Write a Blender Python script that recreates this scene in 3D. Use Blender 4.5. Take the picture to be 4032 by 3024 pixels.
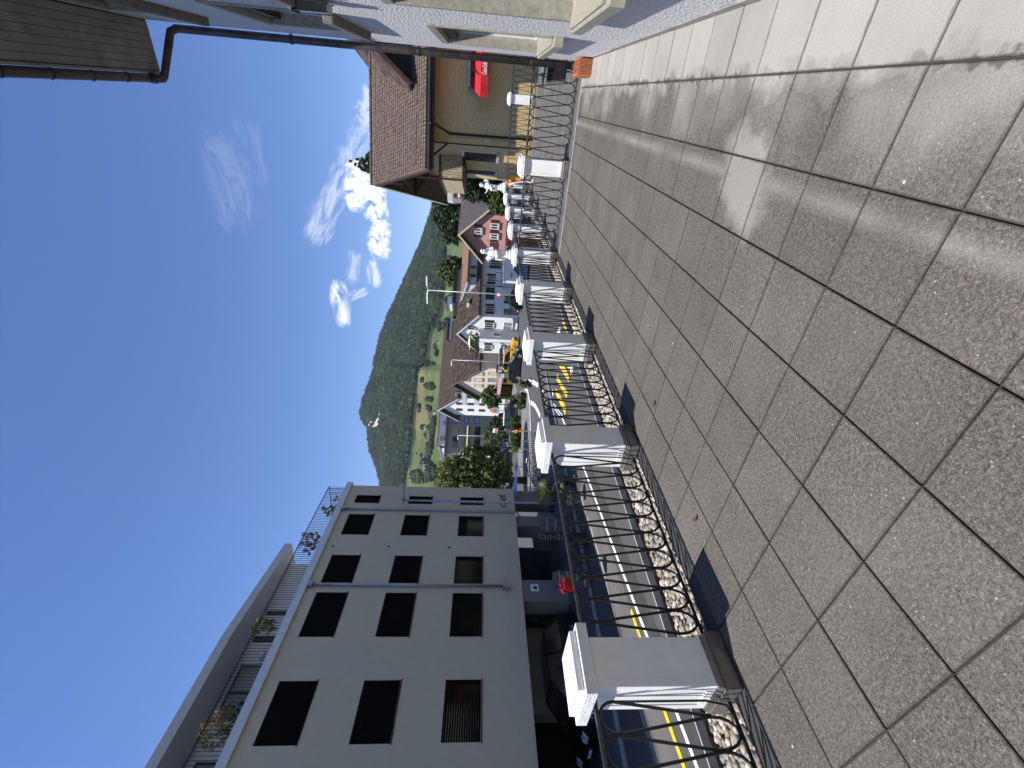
import bpy, bmesh, math, random
import numpy as np
from mathutils import Vector, Matrix
from mathutils.geometry import tessellate_polygon
R_ = math.radians
scene = bpy.context.scene
for o in list(bpy.data.objects): bpy.data.objects.remove(o)

# ------------------------------------------------------------------ camera
FPX, YAW, PITCH, ROLL, EYE = 1783.1, -.5665, -.075, -.0406, 1.87
def cam_axes():
    cy, sy = math.cos(YAW), math.sin(YAW)
    f = np.array([sy*math.cos(PITCH), cy*math.cos(PITCH), math.sin(PITCH)])
    r = np.array([cy, -sy, 0.]); d = np.cross(f, r); c, s = math.cos(ROLL), math.sin(ROLL)
    return np.array([c*r+s*d, -s*r+c*d, f])      # right, down, forward of the upright view
CR = cam_axes(); CPOS = np.array([0, 0, EYE])
cam_d = bpy.data.cameras.new('camera'); cam = bpy.data.objects.new('camera', cam_d)
scene.collection.objects.link(cam); scene.camera = cam
# the photograph is stored lying on its side: picture +x is world down, picture +y is world left
px_, py_ = CR[1], -CR[0]
cam.matrix_world = Matrix(((px_[0], -py_[0], -CR[2][0], 0), (px_[1], -py_[1], -CR[2][1], 0),
                           (px_[2], -py_[2], -CR[2][2], EYE), (0, 0, 0, 1)))
cam_d.sensor_fit = 'HORIZONTAL'; cam_d.sensor_width = 36.; cam_d.lens = 36.*FPX/4032
cam_d.clip_start = .05; cam_d.clip_end = 12000
scene.render.resolution_x = 1024; scene.render.resolution_y = 768

# ------------------------------------------------------------------ sky, sun, exposure
SUN = Vector((-.200, -.385, .87)).normalized()
world = bpy.data.worlds.new("World"); scene.world = world; world.use_nodes = True
wn = world.node_tree; wn.nodes.clear()
def N(nt, t, **kw):
    n = nt.nodes.new(t)
    for k, v in kw.items():
        if k.startswith('i_'):
            n.inputs[int(k[2:])].default_value = v
        else: setattr(n, k, v)
    return n
sky = N(wn, 'ShaderNodeTexSky', sky_type='NISHITA', sun_disc=False, sun_elevation=math.asin(SUN.z),
        sun_rotation=math.atan2(SUN.x, SUN.y), altitude=600, air_density=1.0, dust_density=.1, ozone_density=3.0)
bg = N(wn, 'ShaderNodeBackground'); bg.inputs[1].default_value = .125
wo = N(wn, 'ShaderNodeOutputWorld'); wn.links.new(bg.outputs[0], wo.inputs[0])
sd = bpy.data.lights.new('sun', 'SUN'); sd.energy = 5.0; sd.angle = R_(.53); sd.color = (1, .955, .89)
sun = bpy.data.objects.new('sun', sd); scene.collection.objects.link(sun)
sun.rotation_euler = SUN.to_track_quat('Z', 'Y').to_euler(); sun.location = (0, 0, 60)
scene.view_settings.view_transform = 'Standard'; scene.view_settings.look = 'None'
scene.view_settings.exposure = 0.50; scene.view_settings.gamma = 1

# ------------------------------------------------------------------ pixel -> place helpers
def ray(x, y): return np.array([(3024-y-1512)/FPX, (x-2016)/FPX, 1.]) @ CR
def hz(x, y, z): d = ray(x, y); return CPOS + d*((z-EYE)/d[2])
def hx(x, y, X): d = ray(x, y); return CPOS + d*(X/d[0])
def hy(x, y, Y): d = ray(x, y); return CPOS + d*(Y/d[1])
def hd(x, y, D): d = ray(x, y); return CPOS + d*(D/math.hypot(d[0], d[1]))
def azel(x, y): d = ray(x, y); return math.atan2(d[0], d[1]), math.atan2(d[2], math.hypot(d[0], d[1]))
def crop(x0, y0, s): return lambda x, y: (x0+s*x, y0+s*y)
z4 = crop(1650, 1150, .30139); z5 = crop(1650, 1550, .24108); z6 = crop(1650, 650, .3316); z8 = crop(1750, 1000, .18079)
q4 = crop(1850, 1300, .15674); q5 = crop(1850, 1540, .15674); K = crop(1400, 150, .45208); z1 = crop(0, 1800, .90416)
VV = crop(1980, 1880, .30143); HC = crop(1400, 1100, .48216); KB = crop(1650, 550, .16272); S0 = crop(0, 0, 1.82278)

class Plane:
    """vertical plane: P0 on it, d runs to the right as seen from the street, n points at the viewer"""
    def __init__(s, P0, deg):
        t = R_(deg); s.P = np.array([P0[0], P0[1], 0.]); s.d = np.array([math.cos(t), math.sin(t), 0]); s.n = np.array([math.sin(t), -math.cos(t), 0]); s.deg = deg
    def uv(s, p, o=0.):
        r = ray(*p); Pn = s.P + s.n*o; q = CPOS + r*(((Pn-CPOS) @ s.n)/(r @ s.n)); return float((q-s.P) @ s.d), float(q[2])
    def pt(s, a, o, z): q = s.P + s.d*a + s.n*o; return (q[0], q[1], z)
    def rect(s, c, x0, y0, x1, y1, o=0.):
        xm, ym = (x0+x1)/2, (y0+y1)/2
        return (s.uv(c(xm, max(y0, y1)), o)[0], s.uv(c(xm, min(y0, y1)), o)[0], s.uv(c(max(x0, x1), ym), o)[1], s.uv(c(min(x0, x1), ym), o)[1])

# ------------------------------------------------------------------ objects
COL = scene.collection
def tag(o, label=None, cat=None, group=None, kind=None):
    if label: o['label'] = label
    if cat: o['category'] = cat
    if group: o['group'] = group
    if kind: o['kind'] = kind
    return o
def empty(name, loc, label, cat, group=None, rotz=0):
    o = bpy.data.objects.new(name, None); COL.objects.link(o); o.location = loc; o.rotation_euler = (0, 0, rotz); o.empty_display_size = .2
    return tag(o, label, cat, group)
def copy_tree(o, parent=None):
    c = o.copy(); COL.objects.link(c); c.parent = parent
    for ch in o.children: copy_tree(ch, c)
    return c
def root_of(o):
    while o.parent: o = o.parent
    return o

class MB:
    def __init__(s): s.v = []; s.f = []
    def quad(s, *p):
        b = len(s.v); s.v += [tuple(q) for q in p]; s.f.append(tuple(range(b, b+len(p)))); return s
    def hexa(s, p):
        b = len(s.v); s.v += [tuple(q) for q in p]
        for f in ((0, 3, 2, 1), (4, 5, 6, 7), (0, 1, 5, 4), (1, 2, 6, 5), (2, 3, 7, 6), (3, 0, 4, 7)): s.f.append(tuple(b+i for i in f))
        return s
    def box(s, x0, x1, y0, y1, z0, z1):
        return s.hexa([(x0, y0, z0), (x1, y0, z0), (x1, y1, z0), (x0, y1, z0), (x0, y0, z1), (x1, y0, z1), (x1, y1, z1), (x0, y1, z1)])
    def frus(s, x0, x1, y0, y1, z0, z1, ix, iy=None):
        iy = ix if iy is None else iy
        return s.hexa([(x0, y0, z0), (x1, y0, z0), (x1, y1, z0), (x0, y1, z0), (x0+ix, y0+iy, z1), (x1-ix, y0+iy, z1), (x1-ix, y1-iy, z1), (x0+ix, y1-iy, z1)])
    def fbox(s, F, a0, a1, o0, o1, z0, z1):
        return s.hexa([F.pt(a0, o1, z0), F.pt(a1, o1, z0), F.pt(a1, o0, z0), F.pt(a0, o0, z0), F.pt(a0, o1, z1), F.pt(a1, o1, z1), F.pt(a1, o0, z1), F.pt(a0, o0, z1)])
    def prism(s, pa, pb):
        """pa, pb: two matching loops"""
        b = len(s.v); n = len(pa); s.v += [tuple(q) for q in pa] + [tuple(q) for q in pb]
        s.f.append(tuple(b+i for i in range(n))); s.f.append(tuple(b+n+i for i in reversed(range(n))))
        for i in range(n): j = (i+1) % n; s.f.append((b+i, b+n+i, b+n+j, b+j))
        return s
    def slab(s, pts, t):
        return s.prism([tuple(p) for p in pts], [(p[0], p[1], p[2]-t) for p in pts])
    def tube(s, path, r, n=8, caps=True):
        P = [Vector(p) for p in path]; rs = r if isinstance(r, (list, tuple)) else [r]*len(P); b = len(s.v); up = None
        for i, p in enumerate(P):
            t = ((P[min(i+1, len(P)-1)]-P[i]).normalized() + (P[i]-P[max(i-1, 0)]).normalized()).normalized()
            if up is None: up = Vector((0, 0, 1)) if abs(t.z) < .9 else Vector((1, 0, 0))
            a = t.cross(up).normalized(); c = a.cross(t).normalized(); up = c
            for k in range(n):
                w = 2*math.pi*k/n; s.v.append(tuple(p + (a*math.cos(w)+c*math.sin(w))*rs[i]))
        for i in range(len(P)-1):
            for k in range(n): k2 = (k+1) % n; s.f.append((b+i*n+k, b+i*n+k2, b+(i+1)*n+k2, b+(i+1)*n+k))
        if caps: s.f.append(tuple(b+k for k in reversed(range(n)))); s.f.append(tuple(b+(len(P)-1)*n+k for k in range(n)))
        return s
    def lathe(s, prof, n=16, c=(0, 0, 0)):
        b = len(s.v)
        for r, z in prof:
            for k in range(n): w = 2*math.pi*k/n; s.v.append((c[0]+r*math.cos(w), c[1]+r*math.sin(w), c[2]+z))
        for i in range(len(prof)-1):
            for k in range(n): k2 = (k+1) % n; s.f.append((b+i*n+k, b+i*n+k2, b+(i+1)*n+k2, b+(i+1)*n+k))
        s.f.append(tuple(b+k for k in reversed(range(n)))); s.f.append(tuple(b+(len(prof)-1)*n+k for k in range(n)))
        return s
    def holed(s, F, outer, holes, o, depth):
        """flat wall with real openings and reveals going in by depth"""
        loops = [outer] + holes; off = len(s.v)
        for lp in loops: s.v += [F.pt(a, o, z) for a, z in lp]
        tris = tessellate_polygon([[Vector((a, z, 0)) for a, z in lp] for lp in loops])
        for t in tris: s.f.append(tuple(off+i for i in t))
        for h in holes:
            for i in range(len(h)):
                j = (i+1) % len(h); s.quad(F.pt(h[i][0], o, h[i][1]), F.pt(h[j][0], o, h[j][1]), F.pt(h[j][0], o-depth, h[j][1]), F.pt(h[i][0], o-depth, h[i][1]))
        return s
    def build(s, name, mat, parent=None, smooth=False, bevel=0, fix=True, **kw):
        me = bpy.data.meshes.new(name); off = Vector((0, 0, 0))
        if parent is not None and kw.pop('world', True): off = root_of(parent).location
        kw.pop('world', None)
        me.from_pydata([(x-off[0], y-off[1], z-off[2]) for x, y, z in s.v], [], s.f)
        if fix:
            bm = bmesh.new(); bm.from_mesh(me); bmesh.ops.recalc_face_normals(bm, faces=bm.faces)
            if bevel: bmesh.ops.bevel(bm, geom=[e for e in bm.edges if e.calc_face_angle(0) > .5], offset=bevel, segments=1, affect='EDGES')
            bm.to_mesh(me); bm.free()
        if smooth:
            for p in me.polygons: p.use_smooth = True
        me.materials.append(mat if not isinstance(mat, str) else M[mat])
        o = bpy.data.objects.new(name, me); COL.objects.link(o)
        if parent is not None: o.parent = parent
        if kw: tag(o, **kw)
        return o
def rectpts(a0, a1, z0, z1): return [(a0, z0), (a1, z0), (a1, z1), (a0, z1)]

# ------------------------------------------------------------------ materials
M = {}
def mat(name, col, rough=.7, spec=.4, var=.15, scale=6., bump=0., bscale=60., metal=0., detail=4., col2=None, thr=None, alpha=1, trans=0):
    m = bpy.data.materials.new(name); m.use_nodes = True; nt = m.node_tree; b = nt.nodes['Principled BSDF']
    b.inputs['Roughness'].default_value = rough; b.inputs['Metallic'].default_value = metal; b.inputs['Specular IOR Level'].default_value = spec
    c1 = tuple(col)+(1,); c2 = tuple(col2)+(1,) if col2 else tuple(max(0, x*(1-var*2)) for x in col)+(1,)
    tc = N(nt, 'ShaderNodeTexCoord'); n = N(nt, 'ShaderNodeTexNoise'); n.inputs['Scale'].default_value = scale; n.inputs['Detail'].default_value = detail
    nt.links.new(tc.outputs['Object'], n.inputs['Vector'])
    r = N(nt, 'ShaderNodeValToRGB'); lo, hi = thr or (.3, .7)
    r.color_ramp.elements[0].position = lo; r.color_ramp.elements[1].position = hi; r.color_ramp.elements[0].color = c2; r.color_ramp.elements[1].color = c1
    nt.links.new(n.outputs['Fac'], r.inputs['Fac']); nt.links.new(r.outputs['Color'], b.inputs['Base Color'])
    if bump:
        n2 = N(nt, 'ShaderNodeTexNoise'); n2.inputs['Scale'].default_value = bscale; n2.inputs['Detail'].default_value = 3; nt.links.new(tc.outputs['Object'], n2.inputs['Vector'])
        bp = N(nt, 'ShaderNodeBump'); bp.inputs['Strength'].default_value = bump; bp.inputs['Distance'].default_value = .02
        nt.links.new(n2.outputs['Fac'], bp.inputs['Height']); nt.links.new(bp.outputs['Normal'], b.inputs['Normal'])
    M[name] = m; return m
mat('white_paint', (.82, .82, .81), .7, var=.06, scale=9, bump=.5, bscale=70)
mat('shaft_white', (.85, .85, .83), .6, var=.05, scale=3, bump=.1, bscale=50)
mat('brown_sheet', (.25, .232, .215), .38, metal=.5, var=.2, scale=12)
mat('iron', (.014, .014, .015), .38, spec=.5, var=.3, scale=30)
mat('iron_rail', (.05, .052, .055), .3, spec=.6, var=.3, scale=30)
mat('roof_edge', (.05, .05, .053), .5, var=.3, metal=.3)
mat('edge_light', (.45, .45, .46), .4)
mat('conc_body', (.33, .32, .30), .8, var=.15, scale=2)
mat('roughcast', (.90, .895, .88), .85, var=.16, scale=75, bump=1.0, bscale=34, thr=(.42, .56))
M['roughcast'].node_tree.nodes['Bump'].inputs['Distance'].default_value = .075
mat('skirt', (.30, .29, .28), .6, var=.2, scale=8)
mat('stone', (.36, .345, .28), .8, var=.16, scale=16, bump=.3, bscale=90)
mat('stone_brown', (.20, .18, .155), .8, var=.2, scale=9)
mat('glass', (.03, .035, .04), .08, spec=.7, var=.3, scale=.8)
mat('glass_light', (.25, .30, .30), .1, spec=.7, var=.2, scale=1)
mat('frame_brown', (.05, .035, .03), .5)
mat('frame_white', (.72, .72, .70), .5, var=.03)
mat('pvc', (.55, .56, .56), .4)
mat('soffit', (.30, .285, .265), .75, var=.15, scale=3)
mat('dark_metal', (.030, .026, .025), .4, spec=.5, var=.3, scale=10)
mat('pipe_brown', (.085, .066, .060), .42, spec=.5, var=.35, scale=5)
mat('terracotta', (.50, .17, .085), .75, var=.2, scale=30, bump=.3, bscale=90)
mat('beige_wall', (.51, .455, .335), .85, var=.03, scale=3, bump=.15, bscale=120)
mat('reveal_light', (.40, .39, .35), .8)
mat('blind', (.006, .0048, .005), .8, spec=.1, var=.2, scale=40)
mat('blind_frame', (.010, .009, .009), .7, spec=.15)
mat('zinc', (.34, .35, .37), .35, metal=.6, var=.1)
mat('parapet', (.60, .61, .62), .5, var=.06)
mat('fascia', (.50, .48, .44), .6, var=.05)
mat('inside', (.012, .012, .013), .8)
mat('column', (.20, .19, .17), .8, var=.05)
mat('rock_dark', (.06, .06, .065), .8)
mat('plinth', (.10, .10, .095), .8)
mat('asphalt', (.080, .079, .076), .85, var=.12, scale=.35, bump=.2, bscale=120)
mat('asphalt_dark', (.050, .050, .050), .85, var=.15, scale=2)
mat('asphalt_worn', (.125, .118, .110), .85, var=.12, scale=.8, bump=.1, bscale=90)
mat('pavement', (.20, .19, .175), .85, var=.15, scale=.6)
mat('kerb', (.34, .34, .33), .7, var=.1)
mat('line_white', (.72, .72, .70), .7, var=.08, scale=4)
mat('line_yellow', (.75, .53, .015), .7, var=.12, scale=8)
mat('terrace2', (.145, .135, .125), .8, var=.25, scale=2.5)
mat('yellow_brick', (.40, .30, .13), .8, var=.1, scale=5)
mat('grass', (.09, .13, .035), .9, var=.25, scale=1.2)
mat('timber_red', (.075, .028, .019), .6, var=.3, scale=8)
mat('timber_grey', (.17, .145, .12), .8, var=.3, scale=9)
mat('timber_pale', (.62, .52, .32), .8, var=.25, scale=12)
mat('shutter_red', (.10, .03, .025), .6, var=.25)
mat('shutter_green', (.012, .045, .03), .5, var=.3)
mat('wall_white', (.74, .74, .72), .85, var=.05, scale=1.5, bump=.1)
mat('wall_bluewhite', (.60, .60, .62), .85, var=.08, scale=1.2, bump=.1)
mat('wall_cream', (.66, .57, .45), .85, var=.05, scale=1.2)
mat('wall_pink', (.50, .26, .22), .85, var=.08, scale=1.5)
mat('wall_grey', (.34, .31, .28), .85, var=.06, scale=1)
mat('wall_yellow', (.75, .52, .12), .8, var=.08)
mat('roof_brown', (.095, .065, .050), .85, var=.4, scale=3, bump=.4, bscale=12)
mat('roof_moss', (.105, .068, .052), .9, var=.6, scale=2.2, bump=.5, bscale=10, detail=8)
mat('roof_orange', (.30, .16, .10), .85, var=.35, scale=5, bump=.4, bscale=14)
mat('roof_grey', (.13, .11, .10), .85, var=.25, scale=4, bump=.4, bscale=14)
mat('car_blue_dark', (.006, .008, .016), .18, spec=.6, var=.05)
mat('car_black', (.006, .006, .007), .18, spec=.6, var=.05)
mat('car_yellow', (.80, .42, .01), .22, spec=.6, var=.03)
mat('car_blue', (.02, .06, .16), .2, spec=.6, var=.05)
mat('car_white', (.78, .79, .80), .2, spec=.6, var=.03)
mat('tyre', (.015, .015, .015), .8)
mat('rim', (.45, .45, .46), .3, metal=.8)
mat('lamp_glass', (.65, .66, .68), .1, spec=.8)
mat('pole_grey', (.42, .44, .45), .4, metal=.4)
mat('statue', (.80, .80, .79), .65, var=.06, scale=12, bump=.35, bscale=35)
mat('red_cloth', (.50, .015, .022), .7, var=.08, scale=6)
mat('tub_red', (.28, .008, .014), .5, var=.1)
mat('orange_cloth', (.75, .24, .03), .7, var=.2, scale=10)
mat('teal', (.06, .20, .21), .4)
mat('black_matt', (.010, .011, .013), .7, var=.2)
mat('parasol', (.72, .78, .35), .7, var=.05)
mat('awning_pink', (.70, .42, .42), .7)
mat('awning_cream', (.72, .70, .58), .7)
mat('awning_yellow', (.50, .42, .20), .7)
mat('sign_red', (.55, .02, .02), .5)
mat('sign_orange', (.72, .22, .03), .5)
mat('sign_black', (.01, .01, .01), .5)
mat('sign_white', (.8, .8, .8), .5, var=.02)
mat('bark', (.09, .065, .045), .9, var=.3, scale=8, bump=.5)
mat('pale_blue', (.35, .42, .58), .6)
def leafmat(name, c1, c2, tr=.25):
    m = bpy.data.materials.new(name); m.use_nodes = True; nt = m.node_tree; b = nt.nodes['Principled BSDF']; b.inputs['Roughness'].default_value = .6
    g = N(nt, 'ShaderNodeNewGeometry'); r = N(nt, 'ShaderNodeValToRGB'); r.color_ramp.elements[0].color = tuple(c1)+(1,); r.color_ramp.elements[1].color = tuple(c2)+(1,)
    nt.links.new(g.outputs['Random Per Island'], r.inputs['Fac']); nt.links.new(r.outputs['Color'], b.inputs['Base Color'])
    t = N(nt, 'ShaderNodeBsdfTranslucent'); nt.links.new(r.outputs['Color'], t.inputs['Color']); mx = N(nt, 'ShaderNodeMixShader'); mx.inputs[0].default_value = tr
    nt.links.new(b.outputs[0], mx.inputs[1]); nt.links.new(t.outputs[0], mx.inputs[2]); nt.links.new(mx.outputs[0], nt.nodes['Material Output'].inputs[0])
    M[name] = m
leafmat('leaf_green', (.030, .055, .012), (.12, .16, .035))
leafmat('leaf_tree', (.06, .09, .018), (.26, .29, .08), .35)
leafmat('leaf_dark', (.012, .028, .010), (.05, .075, .025))
leafmat('leaf_hedge', (.035, .07, .015), (.10, .16, .03))
leafmat('leaf_lime', (.16, .22, .02), (.42, .44, .05))
leafmat('leaf_yellow', (.25, .18, .04), (.50, .38, .10))
leafmat('leaf_maple', (.08, .012, .015), (.22, .05, .06))
leafmat('leaf_palm', (.06, .09, .02), (.22, .26, .07))
leafmat('flower_red', (.35, .005, .02), (.6, .02, .06))
leafmat('forest', (.008, .020, .012), (.050, .075, .028), .1)
M['forest'].node_tree.nodes['Principled BSDF'].inputs['Specular IOR Level'].default_value = .05

def forest_patches():      # stands of lighter and darker crowns
    nt = M['forest'].node_tree; g = N(nt, 'ShaderNodeNewGeometry'); n = N(nt, 'ShaderNodeTexNoise'); n.inputs['Scale'].default_value = .022; n.inputs['Detail'].default_value = 5; n.inputs['Roughness'].default_value = .7; nt.links.new(g.outputs['Position'], n.inputs['Vector'])
    mr = N(nt, 'ShaderNodeMapRange'); mr.inputs[1].default_value = .36; mr.inputs[2].default_value = .64; mr.inputs[3].default_value = .38; mr.inputs[4].default_value = 1.3; nt.links.new(n.outputs[0], mr.inputs[0])
    h = N(nt, 'ShaderNodeHueSaturation'); nt.links.new(mr.outputs[0], h.inputs['Value']); r = [x for x in nt.nodes if x.type == 'VALTORGB'][0]; nt.links.new(r.outputs['Color'], h.inputs['Color'])
    for x in nt.nodes:
        if x.type == 'BSDF_PRINCIPLED': nt.links.new(h.outputs[0], x.inputs['Base Color'])
        if x.type == 'BSDF_TRANSLUCENT': nt.links.new(h.outputs[0], x.inputs['Color'])
forest_patches()
# terrace slabs: exposed aggregate, dark on the left, paler by the wall
def slab_material():
    m = bpy.data.materials.new('paving_slab'); m.use_nodes = True; nt = m.node_tree; L = nt.links; b = nt.nodes['Principled BSDF']; b.inputs['Roughness'].default_value = .85
    b.inputs['Specular IOR Level'].default_value = .2
    g = N(nt, 'ShaderNodeNewGeometry'); oi = N(nt, 'ShaderNodeObjectInfo'); sx = N(nt, 'ShaderNodeSeparateXYZ'); L.new(g.outputs['Position'], sx.inputs[0])
    def noise(sc, det=4, rough=.5, vec=None):
        n = N(nt, 'ShaderNodeTexNoise'); n.inputs['Scale'].default_value = sc; n.inputs['Detail'].default_value = det; n.inputs['Roughness'].default_value = rough
        L.new(vec or g.outputs['Position'], n.inputs['Vector']); return n.outputs['Fac']
    def math_(op, a, c, cl=False):
        n = N(nt, 'ShaderNodeMath', operation=op); n.use_clamp = cl
        for i, v in enumerate((a, c)):
            if isinstance(v, (int, float)): n.inputs[i].default_value = v
            elif v is not None: L.new(v, n.inputs[i])
        return n.outputs[0]
    def mr(v, a, bb, c, d):
        n = N(nt, 'ShaderNodeMapRange'); n.inputs[1].default_value = a; n.inputs[2].default_value = bb; n.inputs[3].default_value = c; n.inputs[4].default_value = d; L.new(v, n.inputs[0]); return n.outputs[0]
    def mix(f, a, c):
        n = N(nt, 'ShaderNodeMix', data_type='RGBA'); 
        if isinstance(f, float): n.inputs[0].default_value = f
        else: L.new(f, n.inputs[0])
        for i, v in ((6, a), (7, c)):
            if isinstance(v, tuple): n.inputs[i].default_value = v
            else: L.new(v, n.inputs[i])
        return n.outputs[2]
    fine = noise(170, 3, .7); mid = noise(40, 3, .6); big = noise(1.3, 4, .55); warp = noise(2.2, 4, .6)
    base = mix(mr(fine, .35, .68, 0, 1), (.022, .0205, .018, 1), (.160, .148, .130, 1))
    base = mix(mr(mid, .45, .62, 0, .55), base, (.165, .148, .125, 1)); base = mix(mr(noise(75, 2, .7), .56, .66, 0, .6), base, (.26, .24, .205, 1)); base = mix(mr(noise(60, 2, .6), .36, .44, .6, 0), base, (.03, .028, .025, 1))
    base = mix(mr(big, .42, .68, 0, .22), base, (.18, .17, .155, 1)); base = mix(mr(noise(3.1, 5, .65), .52, .34, 0, .18), base, (.04, .036, .031, 1))
    # white specks (droppings and chips)
    vo = N(nt, 'ShaderNodeTexVoronoi'); vo.inputs['Scale'].default_value = 7.0; L.new(g.outputs['Position'], vo.inputs['Vector'])
    sp = math_('LESS_THAN', vo.outputs['Distance'], .06); sp2 = math_('GREATER_THAN', vo.outputs['Color'], .72); 
    base = mix(math_('MULTIPLY', sp, sp2), base, (.5, .49, .46, 1))
    vo2 = N(nt, 'ShaderNodeTexVoronoi'); vo2.inputs['Scale'].default_value = 26; L.new(g.outputs['Position'], vo2.inputs['Vector'])
    base = mix(math_('MULTIPLY', math_('LESS_THAN', vo2.outputs['Distance'], .11), math_('GREATER_THAN', noise(30, 0), .6)), base, (.33, .32, .30, 1))
    # paler bands towards the wall
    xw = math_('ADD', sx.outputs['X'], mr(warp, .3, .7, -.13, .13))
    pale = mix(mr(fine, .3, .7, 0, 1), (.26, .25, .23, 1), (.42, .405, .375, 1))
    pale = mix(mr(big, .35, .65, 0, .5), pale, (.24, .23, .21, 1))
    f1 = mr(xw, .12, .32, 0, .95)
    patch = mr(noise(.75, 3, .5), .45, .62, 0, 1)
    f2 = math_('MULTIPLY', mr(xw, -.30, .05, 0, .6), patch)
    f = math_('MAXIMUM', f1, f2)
    # painted streak of reflected sunlight left of the gutter joint, fading in and out
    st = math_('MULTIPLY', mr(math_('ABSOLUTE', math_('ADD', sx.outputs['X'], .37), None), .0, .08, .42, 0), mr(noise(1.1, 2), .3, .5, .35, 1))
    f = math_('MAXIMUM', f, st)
    # round dried puddle
    cx = N(nt, 'ShaderNodeVectorMath', operation='DISTANCE'); L.new(g.outputs['Position'], cx.inputs[0]); cx.inputs[1].default_value = (-.38, 3.5, 0)
    f = math_('MAXIMUM', f, mr(math_('ADD', cx.outputs['Value'], mr(warp, .3, .7, -.16, .16)), .22, .42, .6, 0))
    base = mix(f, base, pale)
    # damp dark margins along the wall-side joint
    jd = math_('ABSOLUTE', math_('ADD', sx.outputs['X'], -.2515), None)
    wet = math_('MULTIPLY', mr(math_('ADD', jd, mr(noise(9, 4), .3, .7, -.035, .04)), .015, .03, 1, 0), mr(noise(1.4, 2), .45, .55, 0, .8))
    base = mix(wet, base, (.075, .07, .065, 1))
    tg = N(nt, 'ShaderNodeTexCoord'); sg = N(nt, 'ShaderNodeSeparateXYZ'); L.new(tg.outputs['Generated'], sg.inputs[0])
    ed = None
    for ch in ('X', 'Y'):
        dd = math_('SUBTRACT', .5, math_('ABSOLUTE', math_('SUBTRACT', sg.outputs[ch], .5), None)); ed = dd if ed is None else math_('MINIMUM', ed, dd)
    dirt = mr(math_('ADD', ed, mr(noise(14, 4, .6), .3, .7, -.014, .008)), .004, .019, .5, 0)
    base = mix(dirt, base, (.045, .042, .038, 1))
    tint = mr(oi.outputs['Random'], 0, 1, .92, 1.07); hs = N(nt, 'ShaderNodeHueSaturation'); L.new(base, hs.inputs['Color']); L.new(tint, hs.inputs['Value'])
    L.new(hs.outputs[0], b.inputs['Base Color'])
    bp = N(nt, 'ShaderNodeBump'); bp.inputs['Strength'].default_value = .45; bp.inputs['Distance'].default_value = .004; L.new(noise(150, 3, .7), bp.inputs['Height']); L.new(bp.outputs[0], b.inputs['Normal'])
    M['paving'] = m
slab_material()
def brick_material(name, c1, c2, mortar, sc=1., w=.25, h=.075):
    m = bpy.data.materials.new(name); m.use_nodes = True; nt = m.node_tree; b = nt.nodes['Principled BSDF']; b.inputs['Roughness'].default_value = .8
    tc = N(nt, 'ShaderNodeUVMap'); br = N(nt, 'ShaderNodeTexBrick'); br.inputs['Scale'].default_value = sc; br.inputs['Brick Width'].default_value = w; br.inputs['Row Height'].default_value = h
    br.inputs['Color1'].default_value = c1+(1,); br.inputs['Color2'].default_value = c2+(1,); br.inputs['Mortar'].default_value = mortar+(1,); br.inputs['Mortar Size'].default_value = .010
    nt.links.new(tc.outputs[0], br.inputs['Vector']); nt.links.new(br.outputs['Color'], b.inputs['Base Color'])
    bp = N(nt, 'ShaderNodeBump'); bp.inputs['Strength'].default_value = .5; bp.inputs['Distance'].default_value = .01; bp.invert = True; nt.links.new(br.outputs['Fac'], bp.inputs['Height']); nt.links.new(bp.outputs[0], b.inputs['Normal'])
    M[name] = m
brick_material('brick_yellow', (.76, .57, .28), (.68, .49, .23), (.38, .29, .15), 1., .30, .095)
def uv_facade(o, F):
    me = o.data; uvl = me.uv_layers.new(name='UVMap'); off = np.array(root_of(o).location)
    for lp in me.loops:
        p = np.array(me.vertices[lp.vertex_index].co)+off; uvl.data[lp.index].uv = ((p-F.P) @ F.d, p[2])

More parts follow.
